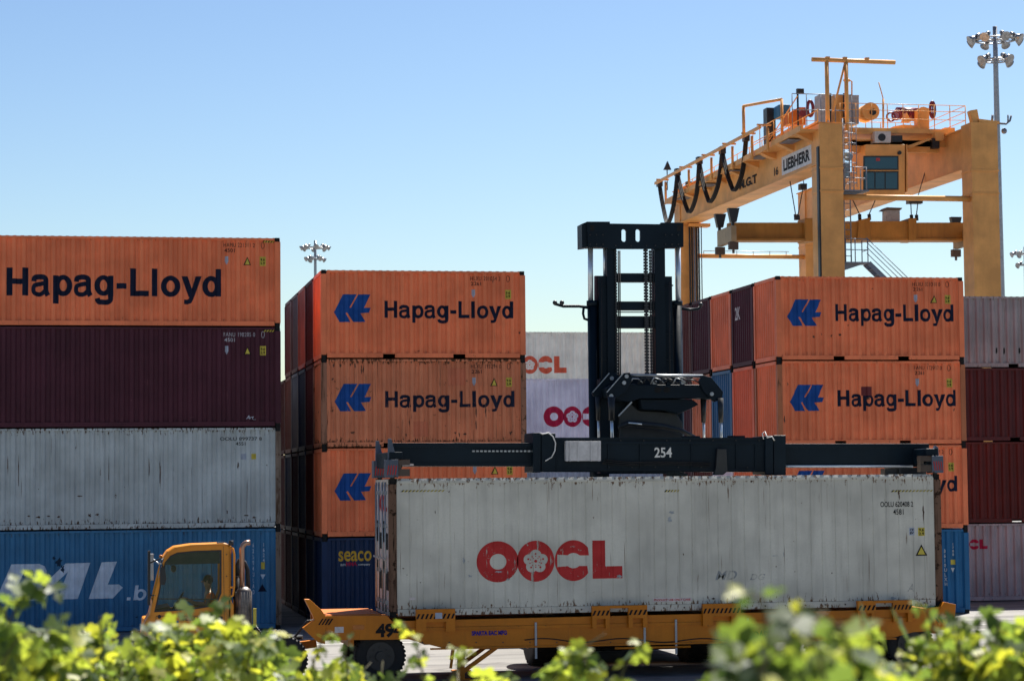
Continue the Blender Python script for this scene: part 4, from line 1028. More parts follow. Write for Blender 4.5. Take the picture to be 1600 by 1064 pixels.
part('crosshead_cheek', D, [(909, 350), (918, 346.5), (919, 386), (909.5, 387)], YM1, .5, ch)
for x in (925.5, 1061): part('sheave_opening_shade', SHADE_AND_STAIN_BLACK, rect(x-3, 352, x+3, 361), YM1-.064, .004, ch)  # flat black patches stand in for the shade inside openings
rails = [('inner_rail', [(948, 386), (963, 386), (964, 690), (951, 690)], YM1+.05, .32), ('inner_rail', [(1022.5, 386), (1039, 386), (1042, 690), (1026, 690)], YM1+.05, .32),
         ('outer_rail', [(936, 431), (949, 431), (952, 760), (939, 760)], YM1+.12, .36), ('outer_rail', [(1039, 432), (1050, 432), (1054, 760), (1042, 760)], YM1+.12, .36)]
for n_, p_, Y_, t_ in rails: part(n_, D, p_, Y_, t_)
for X_ in (11.42, 13.3):
    m = MB(); m.box(X_, X_+.3, YM1+.14, YM1+.46, .5, 4.3); m.build('outer_rail', D, hd)
for y0, y1 in ((427, 440), (471, 484), (494, 512), (585, 600)): part('crossbar', D, rect(962, y0, 1024, y1+.5), YM1+.1, .22)
part('crossbar', BLKST, rect(962, 487, 1024, 488.5), YM1+.1, .05)
# chains and hose guides
def chain(px, y0, y1, wpx):
    a, b = at(px, y0, YM1+.0), at(px, y1, YM1+.0); m = MB(); w_ = wpx*.0144
    n = int((a.z-b.z)/.07)
    for k in range(n):
        z = a.z-(k+.5)*(a.z-b.z)/n; m.box(a.x-w_/2, a.x+w_/2, YM1-.0, YM1+.05, z-.024, z+.024)
    m.box(a.x-w_*.22, a.x+w_*.22, YM1+.01, YM1+.04, b.z, a.z); return m.build('chain', BLKST, hd)
chain(962, 390, 590, 3.5); chain(1009, 389, 590, 7); chain(1016, 391, 590, 4)
for px, y0, y1, r_ in ((922.5, 384, 470, .062), (945, 384, 433, .045), (1059.5, 386, 474, .062)):
    m = MB(); m.tube([at(px+.5, y1, YM1+.3), at(px, y0, YM1+.3)], r_, 14); m.build('lift_cylinder_rod', CHROME, hd)
for px in (925.5, 1057.5):
    a = at(px, 470, YM1+.28); m = MB(); m.tube([(a.x+.02, a.y, .9), (a.x, a.y, a.z)], .118, 18); m.tube([(a.x, a.y, a.z-.12), (a.x, a.y, a.z)], .135, 18); m.build('lift_cylinder', D, hd)
part('mast_step', paint('purple_brown_primer', (.07, .035, .05), .2, .3), rect(930, 431, 936.5, 690), YM1+.3, .12)
for sgn, pts in ((-1, [(866, 474.5), (880, 478.5), (905, 478.5), (920, 481)]), (1, [(1065, 482), (1078, 484), (1090, 483), (1095, 479)])):
    m = MB(); m.tube([at(x, y, YM1+.2) for x, y in pts], .035, 8)
    if sgn < 0: m.tube([at(x, y, YM1+.2) for x, y in ((912, 481), (911, 490), (913, 498), (919, 500))], .03, 8)
    ar = m.build('lamp_arm', D, hd)
    for x, y in (((867, 473), (878, 473)) if sgn < 0 else ((1095, 476),)):
        m = MB(); m.sphere(at(x, y, YM1+.15), .055, 8); m.build('work_lamp', BLKST, ar)
for px, y0, y1, dy in ((966, 392, 600, .02), (968.5, 392, 600, .05), (1021, 392, 600, .02), (940, 436, 690, .0), (1046, 440, 690, .0)):
    m = MB(); m.tube([at(px, y0, YM1+dy), at(px+.4, (y0+y1)/2, YM1+dy), at(px+1, y1, YM1+dy)], .016, 6); m.build('hose', BLACK, hd)
for bx, by in [(x_, y_) for x_ in (922, 932, 942, 1040, 1050, 1060) for y_ in (367, 382)]+[(x_, 384) for x_ in (962, 986, 1010, 1024)]:
    m = MB(); m.cyl(at(bx, by, YM1-.075), .018, (0, 1, 0), .03, 6); m.build('bolt', BLKST, ch)
for y_ in (445, 520, 560, 620, 660):
    part('rail_stiffener', D, rect(936, y_, 949.5, y_+2), YM1+.09, .03); part('rail_stiffener', D, rect(1040, y_, 1052, y_+2), YM1+.09, .03)
# carriage and tilting linkage above the spreader
YL1 = 49.9
part('carriage_plate', D, [(938, 592), (962, 586), (1042, 588), (1062, 600), (1062, 740), (938, 740)], 50.55, .35)
part('tilt_head', D, [(947, 606), (958, 601), (985, 599), (1000, 601), (1090, 601), (1124, 607), (1128, 618), (1112, 624), (1092, 622), (1000, 623), (985, 628), (968, 626), (950, 620)], YL1+.1, .5, bevel=.02)
for cx in (1034, 1048): part('head_opening_shade', SHADE_AND_STAIN_BLACK, [(cx-6+5*math.cos(t)*1.1, 609+4.5*math.sin(t)) for t in [i*math.pi/6 for i in range(12)]], YL1+.09, .01)  # flat black discs painted as the shaded inside of two openings
part('tilt_block', D, [(1000, 624), (1082, 624), (1092, 632), (1076, 640), (1060, 647), (1040, 641), (1004, 640)], YL1+.2, .55, bevel=.02)
part('lower_housing', BLKST, [(968, 648), (984, 628), (1000, 642), (1056, 645), (1066, 660), (1068, 688), (968, 688)], YL1+.45, .4, bevel=.02)
for dY, dx in ((0, 0), (.55, -22)):
    lk = part('link_arm', D, [(947+dx, 614), (975+dx, 583), (984+dx, 582), (989+dx, 592), (978+dx, 612), (964+dx, 621), (950+dx, 619)], YL1+dY, .10, bevel=.01)
    m = MB()
    for x, y in ((979, 588), (955, 618.5), (975, 598)) if dx == 0 else ((957+22-22+22-1, 591),):
        x += dx if dx == 0 else -22
        m.cyl(at(x, y, YL1+dY-.02), .045, (0, 1, 0), .05, 14)
    m.build('pin', STEEL, lk)
    m = MB(); m.beam(at(948+dx, 613, YL1+dY-.012), at(974+dx, 583, YL1+dY-.012), .02, .02); m.build('edge_plate', STEEL, lk)
lk = part('link_arm', D, [(1092, 596), (1098, 586), (1112, 590), (1130, 612), (1128, 624), (1116, 628), (1100, 612)], YL1, .12, bevel=.01)
m = MB(); m.cyl(at(1112, 615.5, YL1-.02), .045, (0, 1, 0), .05, 14); m.build('pin', STEEL, lk)
m = MB(); m.tube([at(975, 586, YL1+.1), at(1098, 587.5, YL1+.1)], .035, 10); m.build('tie_rod', STEEL, hd)
for (x, y0, ys, y1, rr, dY) in ((934.5, 620, 657, 688, .045, .5), (955.5, 620, 657, 692, .06, -.1), (1099, 622, 660, 688, .05, .4), (1126, 622, 660, 690, .05, -.1)):
    m = MB(); m.tube([at(x, y0, YL1+dY), at(x+.3, ys, YL1+dY)], [rr*1.45, rr*1.1], 12); cy = m.build('damper_cylinder', BLKST, hd)
    m = MB(); m.tube([at(x+.3, ys, YL1+dY), at(x+1.2, y1, YL1+dY)], rr*.62, 10); m.build('damper_rod', CHROME, cy)
m = MB(); m.tube([at(966, 668, YL1), at(983, 661, YL1), at(1035, 666, YL1), at(1064, 672, YL1), at(1090, 686, YL1)], [.04, .07, .07, .05, .05], 10); m.build('tilt_cylinder', BLKST, hd)
m = MB(); m.tube([at(982, 660.5, YL1-.07), at(1003, 662.5, YL1-.07)], .018, 8); m.build('tilt_rod', CHROME, hd)
m = MB(); m.beam(at(966, 650, YL1+.1), at(987, 628, YL1+.1), .05, .03); m.build('brace_plate', STEEL, hd)
random.seed(3)
for k in range(9):
    x0 = 985+k*11+random.uniform(-3, 3); pts = [at(x0, 600, YL1+.05), at(x0+5, 593-random.uniform(0, 3), YL1+.0), at(x0+14, 592+random.uniform(-2, 3), YL1+.03), at(x0+22, 599, YL1+.05)]
    m = MB(); m.tube(pts, .017, 6); m.build('hydraulic_hose', BLKST if k % 3 else STEEL, hd)
for k in range(4):
    m = MB(); m.box(*[v_ for v_ in (at(992+k*22, 0, YL1).x, at(998+k*22, 0, YL1).x, YL1+.1, YL1+.2, at(0, 601, YL1).z, at(0, 595, YL1).z)]); m.build('valve_block', STEEL if k % 2 else D, hd)
# spreader
YS = 48.30
sp = part('spreader_beam', D, rect(866, 685, 1228, 737), YS, .85, bevel=.015)
part('flange', D, rect(866, 690, 1225, 693.5), YS-.035, .04, sp); part('flange', D, rect(868, 732, 1228, 735.5), YS-.03, .035, sp); part('flange', D, rect(866, 683.5, 1225, 685.5), YS-.03, .4, sp)
sign('machine_number', sp, text2d('254', .02), (1022.5, 699), (1050, 714.5), YS-.006, WHINK)
pn = part('junction_panel', plain('light_grey_panel', (.50, .50, .52), .45), rect(884, 689, 939, 720), YS-.16, .15, sp, bevel=.008)
for x in (886, 891, 903.5, 924, 936): part('panel_rib', plain('light_grey_panel', (.50, .50, .52), .45), rect(x-1, 688.5, x+1, 720.5), YS-.18, .018, pn)
for a, b in ((833, 868), (1196, 1228)):
    cl = part('slide_collar', D, rect(a, 676 if a < 900 else 681, a+12, 738 if a < 900 else 741), YS-.08, 1.0, sp, bevel=.01); part('slide_collar', D, rect(a+13, 677 if a < 900 else 680, b, 737 if a < 900 else 742), YS-.05, .95, sp, bevel=.01)
for k_ in range(14):
    m = MB(); m.cyl(at(952+k_*18, 688 if k_ % 2 else 730, YS-.012), .016, (0, 1, 0), .03, 6); m.build('bolt', BLKST, sp)
for x_ in (950, 1000, 1080, 1150, 1180): part('web_stiffener', D, rect(x_, 693.5, x_+2, 732), YS-.03, .03, sp)
for q_ in range(3):
    m = MB(); m.tube([at(940+q_*2, 724-q_*3, YS-.05), at(985, 727-q_*2.5, YS-.06), at(1040, 725-q_*2, YS-.05), at(1110, 728-q_*2.5, YS-.06)], .012, 6); m.build('hose', BLACK, sp)
m = MB(); m.tube([at(x, y, YS-.1) for x, y in ((843, 676), (848, 678), (857, 676), (864, 682), (868, 692), (867, 704), (862, 714), (852, 720))], .014, 6); m.build('white_cable', plain('white_cable', (.6, .6, .6), .5), sp)
m = MB(); m.tube([at(x, y, YS-.1) for x, y in ((1193, 686), (1191, 677), (1195, 674), (1199, 684), (1206, 682), (1210, 688))], .014, 6); m.build('white_cable', plain('white_cable', (.6, .6, .6), .5), sp)
part('lug', BLKST, [(1121, 701), (1135, 701), (1137, 736), (1130, 742), (1115, 742), (1119, 730)], YS-.12, .12, sp, bevel=.01)
part('step_plate', D, rect(1142, 680.5, 1164, 686), YS+.1, .3, sp); part('step_plate', D, rect(1070, 681, 1094, 686), YS+.1, .3, sp)
m = MB()
for k in range(16): m.box(*(lambda a: (a.x, a.x+.055, YS+.0, YS+.06, a.z, a.z+.035))(at(738+k*6.2, 706, YS)))
m.build('drive_chain', STEEL, sp)
tl = part('telescopic_beam', D, rect(612, 692, 840, 728.5), YS+.08, .6, bevel=.012); part('stiffener', D, rect(616, 694, 838, 698.5), YS+.05, .03, tl); part('stiffener', D, rect(616, 723, 838, 728), YS+.05, .03, tl)
t2 = part('telescopic_beam', D, rect(1225, 693, 1452, 729), YS+.08, .6, bevel=.012); part('stiffener', D, rect(1225, 694.5, 1440, 699), YS+.05, .03, t2)
m = MB(); m.tube([at(1226, 728.5, YS), at(1426, 728.5, YS)], .03, 10); m.build('extension_rod', CHROME, t2)
m = MB(); m.box(*(lambda a, b: (a.x, b.x, YS-.03, YS+.0, b.z, a.z))(at(628, 724.5, YS), at(646, 727.5, YS))); m.build('nameplate', plain('white_label', (.6, .55, .55), .5), tl)
part('actuator', BLKST, rect(1383, 732, 1402, 744), YS+.05, .3, t2); part('actuator', BLKST, rect(1405, 730, 1448, 748), YS, .35, t2, bevel=.02)
GB_ = paint('grey_blue_worn_paint', (.09, .11, .15), .5, .4)
for X_, s_ in ((6.17, 1), (18.36, -1)):
    eb = MB(); xa, xb = sorted((X_+s_*.02, X_+s_*.30)); eb.box(xa, xb, 47.56, 49.90, 4.45, 4.78); eo = eb.build('end_beam', D, hd, bevel=.015)
    for Y_ in (47.52, 49.62):
        m = MB(); xa, xb = sorted((X_-s_*.06, X_+s_*.20)); m.box(xa, xb, Y_-.05, Y_+.30, 4.245, 4.62); m.prism([(X_-s_*.0, 4.62), (X_+s_*.18, 4.62), (X_+s_*.07, 5.06 if s_ > 0 else 4.85), (X_+s_*.01, 5.06 if s_ > 0 else 4.8)], lambda u, v, k, Y_=Y_: (u, Y_+.05+k, v), .12); bo = m.build('corner_guide', GB_, eo, bevel=.006)
        m = MB(); xa, xb = sorted((X_+s_*.20, X_+s_*.45)); m.box(xa, xb, Y_-.02, Y_+.22, 4.27, 4.42); m.box(xa, xb, Y_-.02, Y_+.22, 4.50, 4.62); m.box(xa, (xa+xb)/2-.05, Y_, Y_+.2, 4.42, 4.50); m.cyl((X_+s_*.09, Y_+.08, 4.225), .05, (0, 0, 1), .08, 12); m.build('twist_lock', CASTM, eo)
        m = MB()
        for k in range(4): x = X_-s_*.04+s_*k*.055; m.prism([[(x, 4.30), (x+s_*.022, 4.30), (x+s_*.05, 4.50), (x+s_*.028, 4.50)]], lambda u, v, w_, Y_=Y_: (u, Y_-.054, v), 0)
        m.build('hazard_stripe', REDINK, eo)
# body behind the container
m = MB(); m.prism([(10.9, .30), (13.9, .30), (13.9, 2.1), (13.2, 2.3), (11.6, 2.3), (11.25, 1.9)], lambda u, v, k: (u, 50.75+k, v), 7.3); m.build('chassis', D, hd, bevel=.03)
m = MB(); m.box(10.7, 14.1, 57.6, 59.4, .45, 3.0); m.build('counterweight', D, hd, bevel=.12)
m = MB(); m.box(11.75, 13.05, 53.3, 54.9, 2.3, 2.75); m.box(11.75, 13.05, 53.3, 54.9, 3.75, 3.85)
for x in (11.75, 12.97):
    for y in (53.3, 54.82): m.box(x, x+.08, y, y+.08, 2.75, 3.75)
cb = m.build('operator_cab', D, hd)
m = MB(); m.box(11.83, 12.97, 53.33, 53.345, 2.75, 3.75); m.box(11.77, 11.785, 53.38, 54.82, 2.75, 3.75); m.box(13.03, 13.04, 53.38, 54.82, 2.75, 3.75); m.build('cab_window', GLASS, cb)
for x, y, r_, wd in ((10.05, 50.95, .86, .56), (10.68, 50.95, .86, .56), (13.62, 50.95, .86, .56), (14.25, 50.95, .86, .56), (11.3, 57.2, .7, .5), (13.5, 57.2, .7, .5)):
    # wheels roll along y here
    o0 = wheel(hd, 0, 0, r_, wd, TRAIL)
    for o_ in (o0, o0.children[0]):
        me = o_.data
        for v in me.vertices:
            cx2, cy2, cz2 = v.co.x+hd.location.x, v.co.y+hd.location.y, v.co.z+hd.location.z
            sgn = 1 if x < 12.4 else -1
            v.co = Vector((x+cy2*sgn, y+cx2*sgn*-1, cz2))-hd.location
m = MB(); m.cyl((12.15, 50.95, .80), .5, (1, 0, 0), 4.0, 16); m.build('drive_axle', BLKST, hd)

# ------------------------------------------------------------------ rubber tyred gantry crane
cr = empty('gantry_crane', (36.6, 110, 0), 'tall yellow gantry crane with LIEBHERR sign behind the right block', 'crane')
C = CRANE
XLn, XLf, XRn, XRf, YN, YFa = 32.98, 32.50, 40.33, 39.70, 98.0, 121.2
def girder(xn, xf, nm):
    m = MB(); a = Vector((xn, YN+.1, 19.38)); b = Vector((xf, YFa+1.2, 19.32))
    m.beam(a, b, .95, 1.8); g = m.build('girder', C, cr)
    m = MB(); m.beam(a+Vector((0, 0, -.93)), b+Vector((0, 0, -.93)), 1.18, .05); m.beam(a+Vector((0, 0, .93)), b+Vector((0, 0, .93)), 1.22, .05); m.build('flange', C, g)
    m = MB(); m.beam(a+Vector((0, .2, 1.01)), b+Vector((0, 0, 1.01)), .09, .10); m.build('rail', STEEL, g); return g
gL = girder(XLn, XLf, 'l'); gR = girder(XRn, XRf, 'r')
for x, Y_, w_ in ((XLn, YN, 1.08), (XRn, YN, 1.28), (XLf, YFa, 1.0), (XRf, YFa, 1.02)):
    m = MB(); top = 20.25 if x != XRn else 20.45
    m.box(x-w_/2, x+w_/2, Y_-.02, Y_+1.2, 1.9, top); lg = m.build('leg', C, cr)
    for z in (18.2, 17.15, 12.3, 7.0): m = MB(); m.box(x-w_/2-.03, x+w_/2+.03, Y_-.05, Y_+1.23, z, z+.07); m.build('splice_flange', C, lg)
for Y_, (xa, xb) in ((YN+.5, (XLn, XRn)), (YFa+.5, (XLf, XRf))):
    m = MB(); m.box(xa-1.2, xb+1.2, Y_-.5, Y_+.5, 1.1, 1.95); m.build('sill_beam', C, cr)
    for x in (xa-.8, xb+.8):
        for q_ in (0,): wheel(cr, x, Y_, .8, .6, C)
for (xa, xb, Y_, z) in ((XLn+.5, XRn-.6, YN+.3, 16.95), (XLf+.4, XRf-.5, YFa+.3, 16.6)):
    m = MB(); m.tube([(xa, Y_, z), (xb, Y_, z)], .13 if Y_ < 110 else .12, 12); tb = m.build('tie_tube', C, cr)
    if Y_ > 110:
        m = MB(); m.tube([(xa+.5, Y_-.05, z+.28), (xb-.9, Y_-.05, z+.28)], .02, 6)
        for k in range(6): m.tube([(xa+.5+k*.95, Y_-.05, z+.1), (xa+.5+k*.95, Y_-.05, z+.28)], .02, 6)
        m.build('cable_tray', STEEL, tb)
# cable conduits on the near left leg, bundle on the far left leg
m = MB(); m.box(XLn-.62, XLn-.545, YN+.0, YN+.25, 2, 19.2); m.build('conduit', BLKST, cr)
for k in range(5):
    m = MB(); x = 32.46+k*.13; m.tube([(x, YFa-.3, 2.2), (x, YFa-.3, 18.05), (x-.02, YFa-.1, 18.3)], .05, 8); m.build('conduit', BLKST if k != 2 else GALV, cr)
m = MB(); m.tube([(33.10, YFa-.4, 2.2), (33.10, YFa-.4, 18.2)], .03, 6); m.build('conduit', BLKST, cr)
m = MB(); m.box(XLf-.1, XLf+1.1, YFa-.5, YFa+.2, 18.15, 18.32); m.build('cable_shelf', C, cr)
# sign on the left girder web
def websign(body, y0, y1, z0, z1, mt, bold=.05, plate=None):
    fx = lambda y: XLn+(XLf-XLn)*(y-YN)/(YFa-YN)-.475
    if plate:
        m = MB(); v = [m.b.verts.new((fx(y)-.008, y, z)) for y, z in ((y0+.25, z0-.16), (y1-.25, z0-.16), (y1-.25, z1+.16), (y0+.25, z1+.16))]; m._f(v); m.build('sign_plate', plate, gL)
    m = MB(); vs, fs = text2d(body, bold)
    V = [m.b.verts.new((fx(y0+(y1-y0)*u)-.014, y0+(y1-y0)*u, z0+(z1-z0)*v)) for u, v in vs]
    for f in fs: m._f([V[i] for i in f])
    m.build('wordmark', mt, gL)
websign('LIEBHERR', 103.3, 99.5, 18.78, 19.33, BLKINK, .045, plain('white_sign_plate', (.6, .6, .6), .4))
websign('M.G.T', 110.3, 107.4, 18.8, 19.25, BLKINK, .04)
websign('16', 104.7, 104.1, 18.75, 19.15, BLKINK, .02)
# walkway with brackets and rails along the left girder
wx = lambda y: 31.75+(31.5-31.75)*(y-98)/24
m = MB(); m.beam((wx(98.2)+.35, 98.2, 19.98), (wx(122)+.35, 122, 19.55), 1.0, .06); m.beam((wx(98.2)-.12, 98.2, 20.05), (wx(122)-.12, 122, 19.62), .05, .26); wk = m.build('walkway', C, cr)
m = MB()
for k in range(9):
    y = 99+k*2.7; z = 19.95-.43*(y-98)/24
    m = MB(); m.prism([(wx(y)-.1, z), (32.45, z), (32.45, z-.35), (wx(y)+.1, z-.08)], lambda u, v, w_, y=y: (u, y+w_, v), .5); m.build('bracket', C, wk)
m = MB()
for k in range(5): y = 100.2+k*4.6; z = 19.93-.43*(y-98)/24; m.box(wx(y)-.05, wx(y)+.6, y, y+1.4, z-.05, z-.03)
m.build('grating', GALV, wk)
m = MB(); zr = lambda y: 20.98-.10*(y-98)/24
for h_ in (.45, .95):
    m.tube([(wx(98)+.2+.55, 98.3, 19.98+h_), (wx(122)+.2+.55, 122, 19.6+h_)], .02, 6)
for k in range(12): y = 98.4+k*2.1; z = 20.0-.43*(y-98)/24; m.tube([(wx(y)+.75, y, z), (wx(y)+.75, y, z+.97)], .022, 6)
m.build('handrail', C, wk)
xf_ = lambda y: 31.05
m = MB(); m.beam((31.08, 123.0, 20.80), (31.05, 102.6, 20.78), .10, .14); fr = m.build('festoon_rail', C, cr)
for y in (122, 117, 112.5, 108.6, 105.2, 102.6):
    m = MB(); m.tube([(31.42, y, 19.6), (31.42, y, 20.75)], .07, 8); m.beam((30.9, y, 20.88), (31.6, y, 20.88), .1, .08); m.build('rail_post', C, fr)
m = MB(); m.tube([(31.02, 105.2, 20.7), (31.02, 105.2, 22.2)], .08, 8); m.tube([(31.02, 105.2, 22.2), (32.1, 102.5, 22.1)], .07, 8); m.tube([(32.1, 102.5, 22.1), (32.1, 102.5, 20)], .07, 8); m.build('portal_arm', C, fr)
ys = [123.4, 118.6, 114.2, 110.3, 106.6]; ysag = [121.3, 116.3, 112.1, 108.2, 0]
tops = [(1030, 289), (1058, 272), (1092, 254), (1128, 238), (1165, 218)]
bots = [(1036, 345), (1076, 334), (1108, 318), (1146, 300)]
for k in range(5):
    Yk = ys[k]; a = at(tops[k][0], tops[k][1], Yk)
    if k < 4:
        Yn = ys[k+1]; b = at(tops[k+1][0], tops[k+1][1], Yn); Ym = (Yk*.55+Yn*.45); c_ = at(bots[k][0], bots[k][1], Ym)
        if k == 0:
            pts = [a, at(1033, 310, Yk-.3), at(1038, 335, Yk-.8), at(1042, 352, Yk-1.5), at(1048, 340, Yn+1.5), at(1054, 310, Yn+.5), b]
        else:
            pts = [a, a.lerp(c_, .5)+Vector((-.05, 0, -.15)), a.lerp(c_, .85)+Vector((0, 0, -.12)), c_, c_.lerp(b, .2)+Vector((.1, 0, -.22)), c_.lerp(b, .55)+Vector((.14, 0, -.35)), b]
        P2 = pts
        for _ in range(2):
            n_ = [P2[0]]
            for u, v in zip(P2, P2[1:]): n_ += [u.lerp(v, .25), u.lerp(v, .75)]
            P2 = n_+[P2[-1]]
        for dx in (-.07, .03, .12):
            m = MB(); m.tube([p+Vector((dx, dx*.6, 0)) for p in P2], .045, 7); m.build('festoon_cable', BLACK, fr)
    m = MB(); m.box(a.x-.12, a.x+.16, Yk-.2, Yk+.2, a.z-.1, a.z+.28); m.build('festoon_trolley', BLKST, fr)
m = MB(); a = at(1043, 262, 121.9); m.prism([(a.x-.2, a.z-.12), (a.x+.22, a.z-.12), (a.x+.02, a.z+.36)], lambda u, v, k: (u, 121.9+k, v), .2); m.tube([(a.x, 122, 20.3), (a.x, 122, a.z)], .03, 6); m.tube([(a.x-.12, 122, 20.3), (a.x-.12, 122, a.z-.5)], .02, 6); m.build('warning_horn', BLKST, cr)
m = MB(); a = at(1077, 288, 119.5); m.box(a.x-.15, a.x+.15, 119.5, 119.8, a.z-.12, a.z+.15); m.build('junction_box', BLKST, cr)
# portal over the near left leg
m = MB()
for x in (32.98, 33.9): m.tube([(x, YN+.4, 20.0), (x, YN+.4, 23.2)], .095, 10)
m.tube([(33.85, YN+.4, 23.1), (33.25, YN+.4, 20.9)], .05, 8)
m.tube([(32.28, YN+.4, 23.24), (36.25, YN+.4, 23.2)], .10, 10)
for x in (33.02, 33.85, 34.9): m.box(x-.09, x+.09, YN+.3, YN+.5, 23.3, 23.38)
m.build('top_portal', C, cr)
# trolley
ty = empty('crane_trolley', (36.7, 103.5, 20.3), 'crane trolley with winch drums and operator cabin riding on the yellow girders', 'trolley')
def tp(name, mat, pts, Y, t, parent=ty, bevel=0): return part(name, mat, pts, Y, t, parent, bevel)
m = MB(); p0, p1 = at(1322, 219, 101.2), at(1473, 206, 101.2); m.box(p0.x, p1.x+.25, 101.2, 106.6, 19.95+.45, 20.62); m.build('deck', C, ty)
tp('main_beam', C, [(1330, 219), (1448, 220), (1468, 226), (1468, 238), (1330, 238)], 101.4, .35); tp('main_beam', C, [(1330, 219), (1448, 220), (1468, 226), (1468, 238), (1330, 238)], 106.0, .35)
m = MB(); m.beam((34.4, 101.5, 19.95), (41.0, 101.5, 19.95), .2, .3); m.beam((32.6, 101.6, 20.55), (32.6+.3, 106.6, 20.55), .5, .35); m.beam((40.1, 101.6, 20.62), (40.1, 106.6, 20.62), .5, .3); m.build('end_carriage', C, ty)
tp('buffer', BLKST, rect(1457, 216, 1468, 232), 101.1, .4); tp('end_box', C, [(1461, 207), (1475, 207), (1475, 217), (1472, 220), (1463, 220)], 101.0, .5)
tp('hoist_frame', C, [(1330, 205), (1470, 206), (1470, 203), (1330, 202)], 101.3, .3)
m = MB(); c_ = at(1355, 177, 102); m.cyl(c_, .40, (0, 1, 0), .9, 28); m.cyl(c_+Vector((0, -.5, 0)), .42, (0, 1, 0), .06, 28); dr = m.build('winch_drum', C, ty)
m = MB(); m.cyl(c_+Vector((.08, -.56, -.05)), .15, (0, 1, 0), .14, 16); m.build('drum_hub', BLKST, dr)
m = MB()
for cx, cy, r_ in ((1392, 183, .2), (1400, 181, .19)):
    c_ = at(cx, cy, 102.2); m.tube([c_+Vector((r_*math.cos(t), 0, r_*math.sin(t))) for t in [i*math.pi/8 for i in range(17)]], .05, 6, cap=False)
m.build('cable_reel', REEL, ty)
m = MB(); c_ = at(1418, 178, 103); m.cyl(c_+Vector((-.0, 0, 0)), .30, (1, 0, 0), 1.1, 24); m.cyl(at(1430, 180, 102.6), .28, (0, 1, 0), .5, 20); m.build('winch_motor', REEL, ty)
m = MB(); c_ = at(1457, 172, 102); m.tube([c_+Vector((.12*math.cos(t), 0, .38*math.sin(t))) for t in [i*math.pi/10 for i in range(21)]], .07, 8, cap=False); m.tube([c_+Vector((0, 0, -.36)), c_+Vector((0, 0, .36))], .03, 6); m.tube([c_+Vector((-.12, 0, 0)), c_+Vector((.12, 0, 0))], .03, 6); m.build('brake_disc', REEL, ty)
m = MB(); m.pix([(1434, 206), (1434, 172), (1443, 167), (1452, 170), (1452, 206)], 101.9, .5); m.cyl(at(1440, 171, 101.85), .1, (0, 1, 0), .1, 12); m.cyl(at(1440, 184, 101.85), .14, (0, 1, 0), .1, 12); m.build('gearbox', C, ty)
m = MB(); m.pix([(1412, 190), (1417, 176), (1424, 190)], 101.9, .4); m.pix([(1396, 198), (1412, 195), (1440, 197), (1440, 206), (1396, 206)], 101.8, .6); m.build('bearing_stand', C, ty)
for a, b, d_ in ((1282, 1296, 0), (1302, 1318, .3), (1321, 1332, 0), (1333, 1342, .2)):
    tp('electric_cabinet', CABINET if a != 1302 else C, rect(a, 147 if a < 1300 else 149, b, 194), 101.6+d_, .9)
tp('cabinet_trim', BLKST, rect(1296, 146, 1299, 194), 101.5, .1); tp('cabinet_trim', BLKST, rect(1318, 146, 1321, 194), 101.5, .1)
# machinery on the left side of the trolley
m = MB(); a = at(1205, 182, 106); m.box(a.x-.22, a.x+.22, 106, 106.6, 20.55, a.z+.42); m.build('power_pack', BLKST, ty)
m = MB(); a = at(1228, 172, 105); m.box(a.x-.35, a.x+.25, 105, 105.9, a.z-.35, a.z+.28); m.build('air_cooler', BLUE, ty, bevel=.08)
m = MB(); a = at(1245, 180, 104.4); m.prism([(a.x-.5, a.z-.45), (a.x-.5, a.z), (a.x+.1, a.z+.38), (a.x+.45, a.z+.38), (a.x+.45, a.z-.45)], lambda u, v, k: (u, 104.4+k, v), .8); m.build('engine_cover', paint('orange_housing', (.62, .18, .03), .1, .2), ty)
m = MB(); a = at(1266, 170, 103.6); m.tube([a+Vector((.14*math.cos(t), 0, .36*math.sin(t))) for t in [i*math.pi/10 for i in range(21)]], .08, 8, cap=False); m.cyl(at(1256, 178, 103.5), .22, (0, 1, 0), .3, 16); m.build('brake_disc', REEL, ty)
m = MB(); a = at(1251, 142, 104); m.box(a.x-.17, a.x+.17, 104, 104.2, a.z-.13, a.z+.1); m.tube([(a.x-.12, 104.1, 20.3), (a.x-.12, 104.1, a.z)], .05, 8); m.build('floodlight', BLKST, ty)
m = MB()
for k in range(6):
    y = 101.2+k*1.15; a = Vector((32.0, y, 20.2)); m.tube([a, a+Vector((0, 0, 1.05))], .022, 6)
for h_ in (.5, 1.05): m.tube([(32.0, 101.0, 20.2+h_), (32.0, 107.2, 20.2+h_)], .022, 6)
m.tube([(32.4, 107.0, 20.2), (32.4, 101.0, 22.0)], .03, 6); m.build('handrail', C, ty)
m = MB(); zt = 20.62
for xa, xb, Y_ in ((34.55, 40.75, 101.25), (34.55, 40.75, 106.5)):
    for h_ in (.45, .85, 1.15): m.tube([(xa, Y_, zt+h_), (xb, Y_, zt+h_)], .018, 6)
    for k in range(9): x = xa+k*(xb-xa)/8; m.tube([(x, Y_, zt), (x, Y_, zt+1.15)], .022, 6)
for h_ in (.45, .85, 1.15): m.tube([(40.75, 101.25, zt+h_), (40.75, 106.5, zt+h_)], .018, 6)
m.build('handrail', C, ty)
m = MB()
for x in (32.2, 32.9, 33.6, 34.3, 35.1): m.tube([(x, 101.2, 20.3), (x, 101.2, 22.15)], .022, 6)
for z in (21.4, 22.15): m.tube([(32.2, 101.2, z), (35.1, 101.2, z)], .022, 6)
m.build('cabinet_rail', GALV, ty)
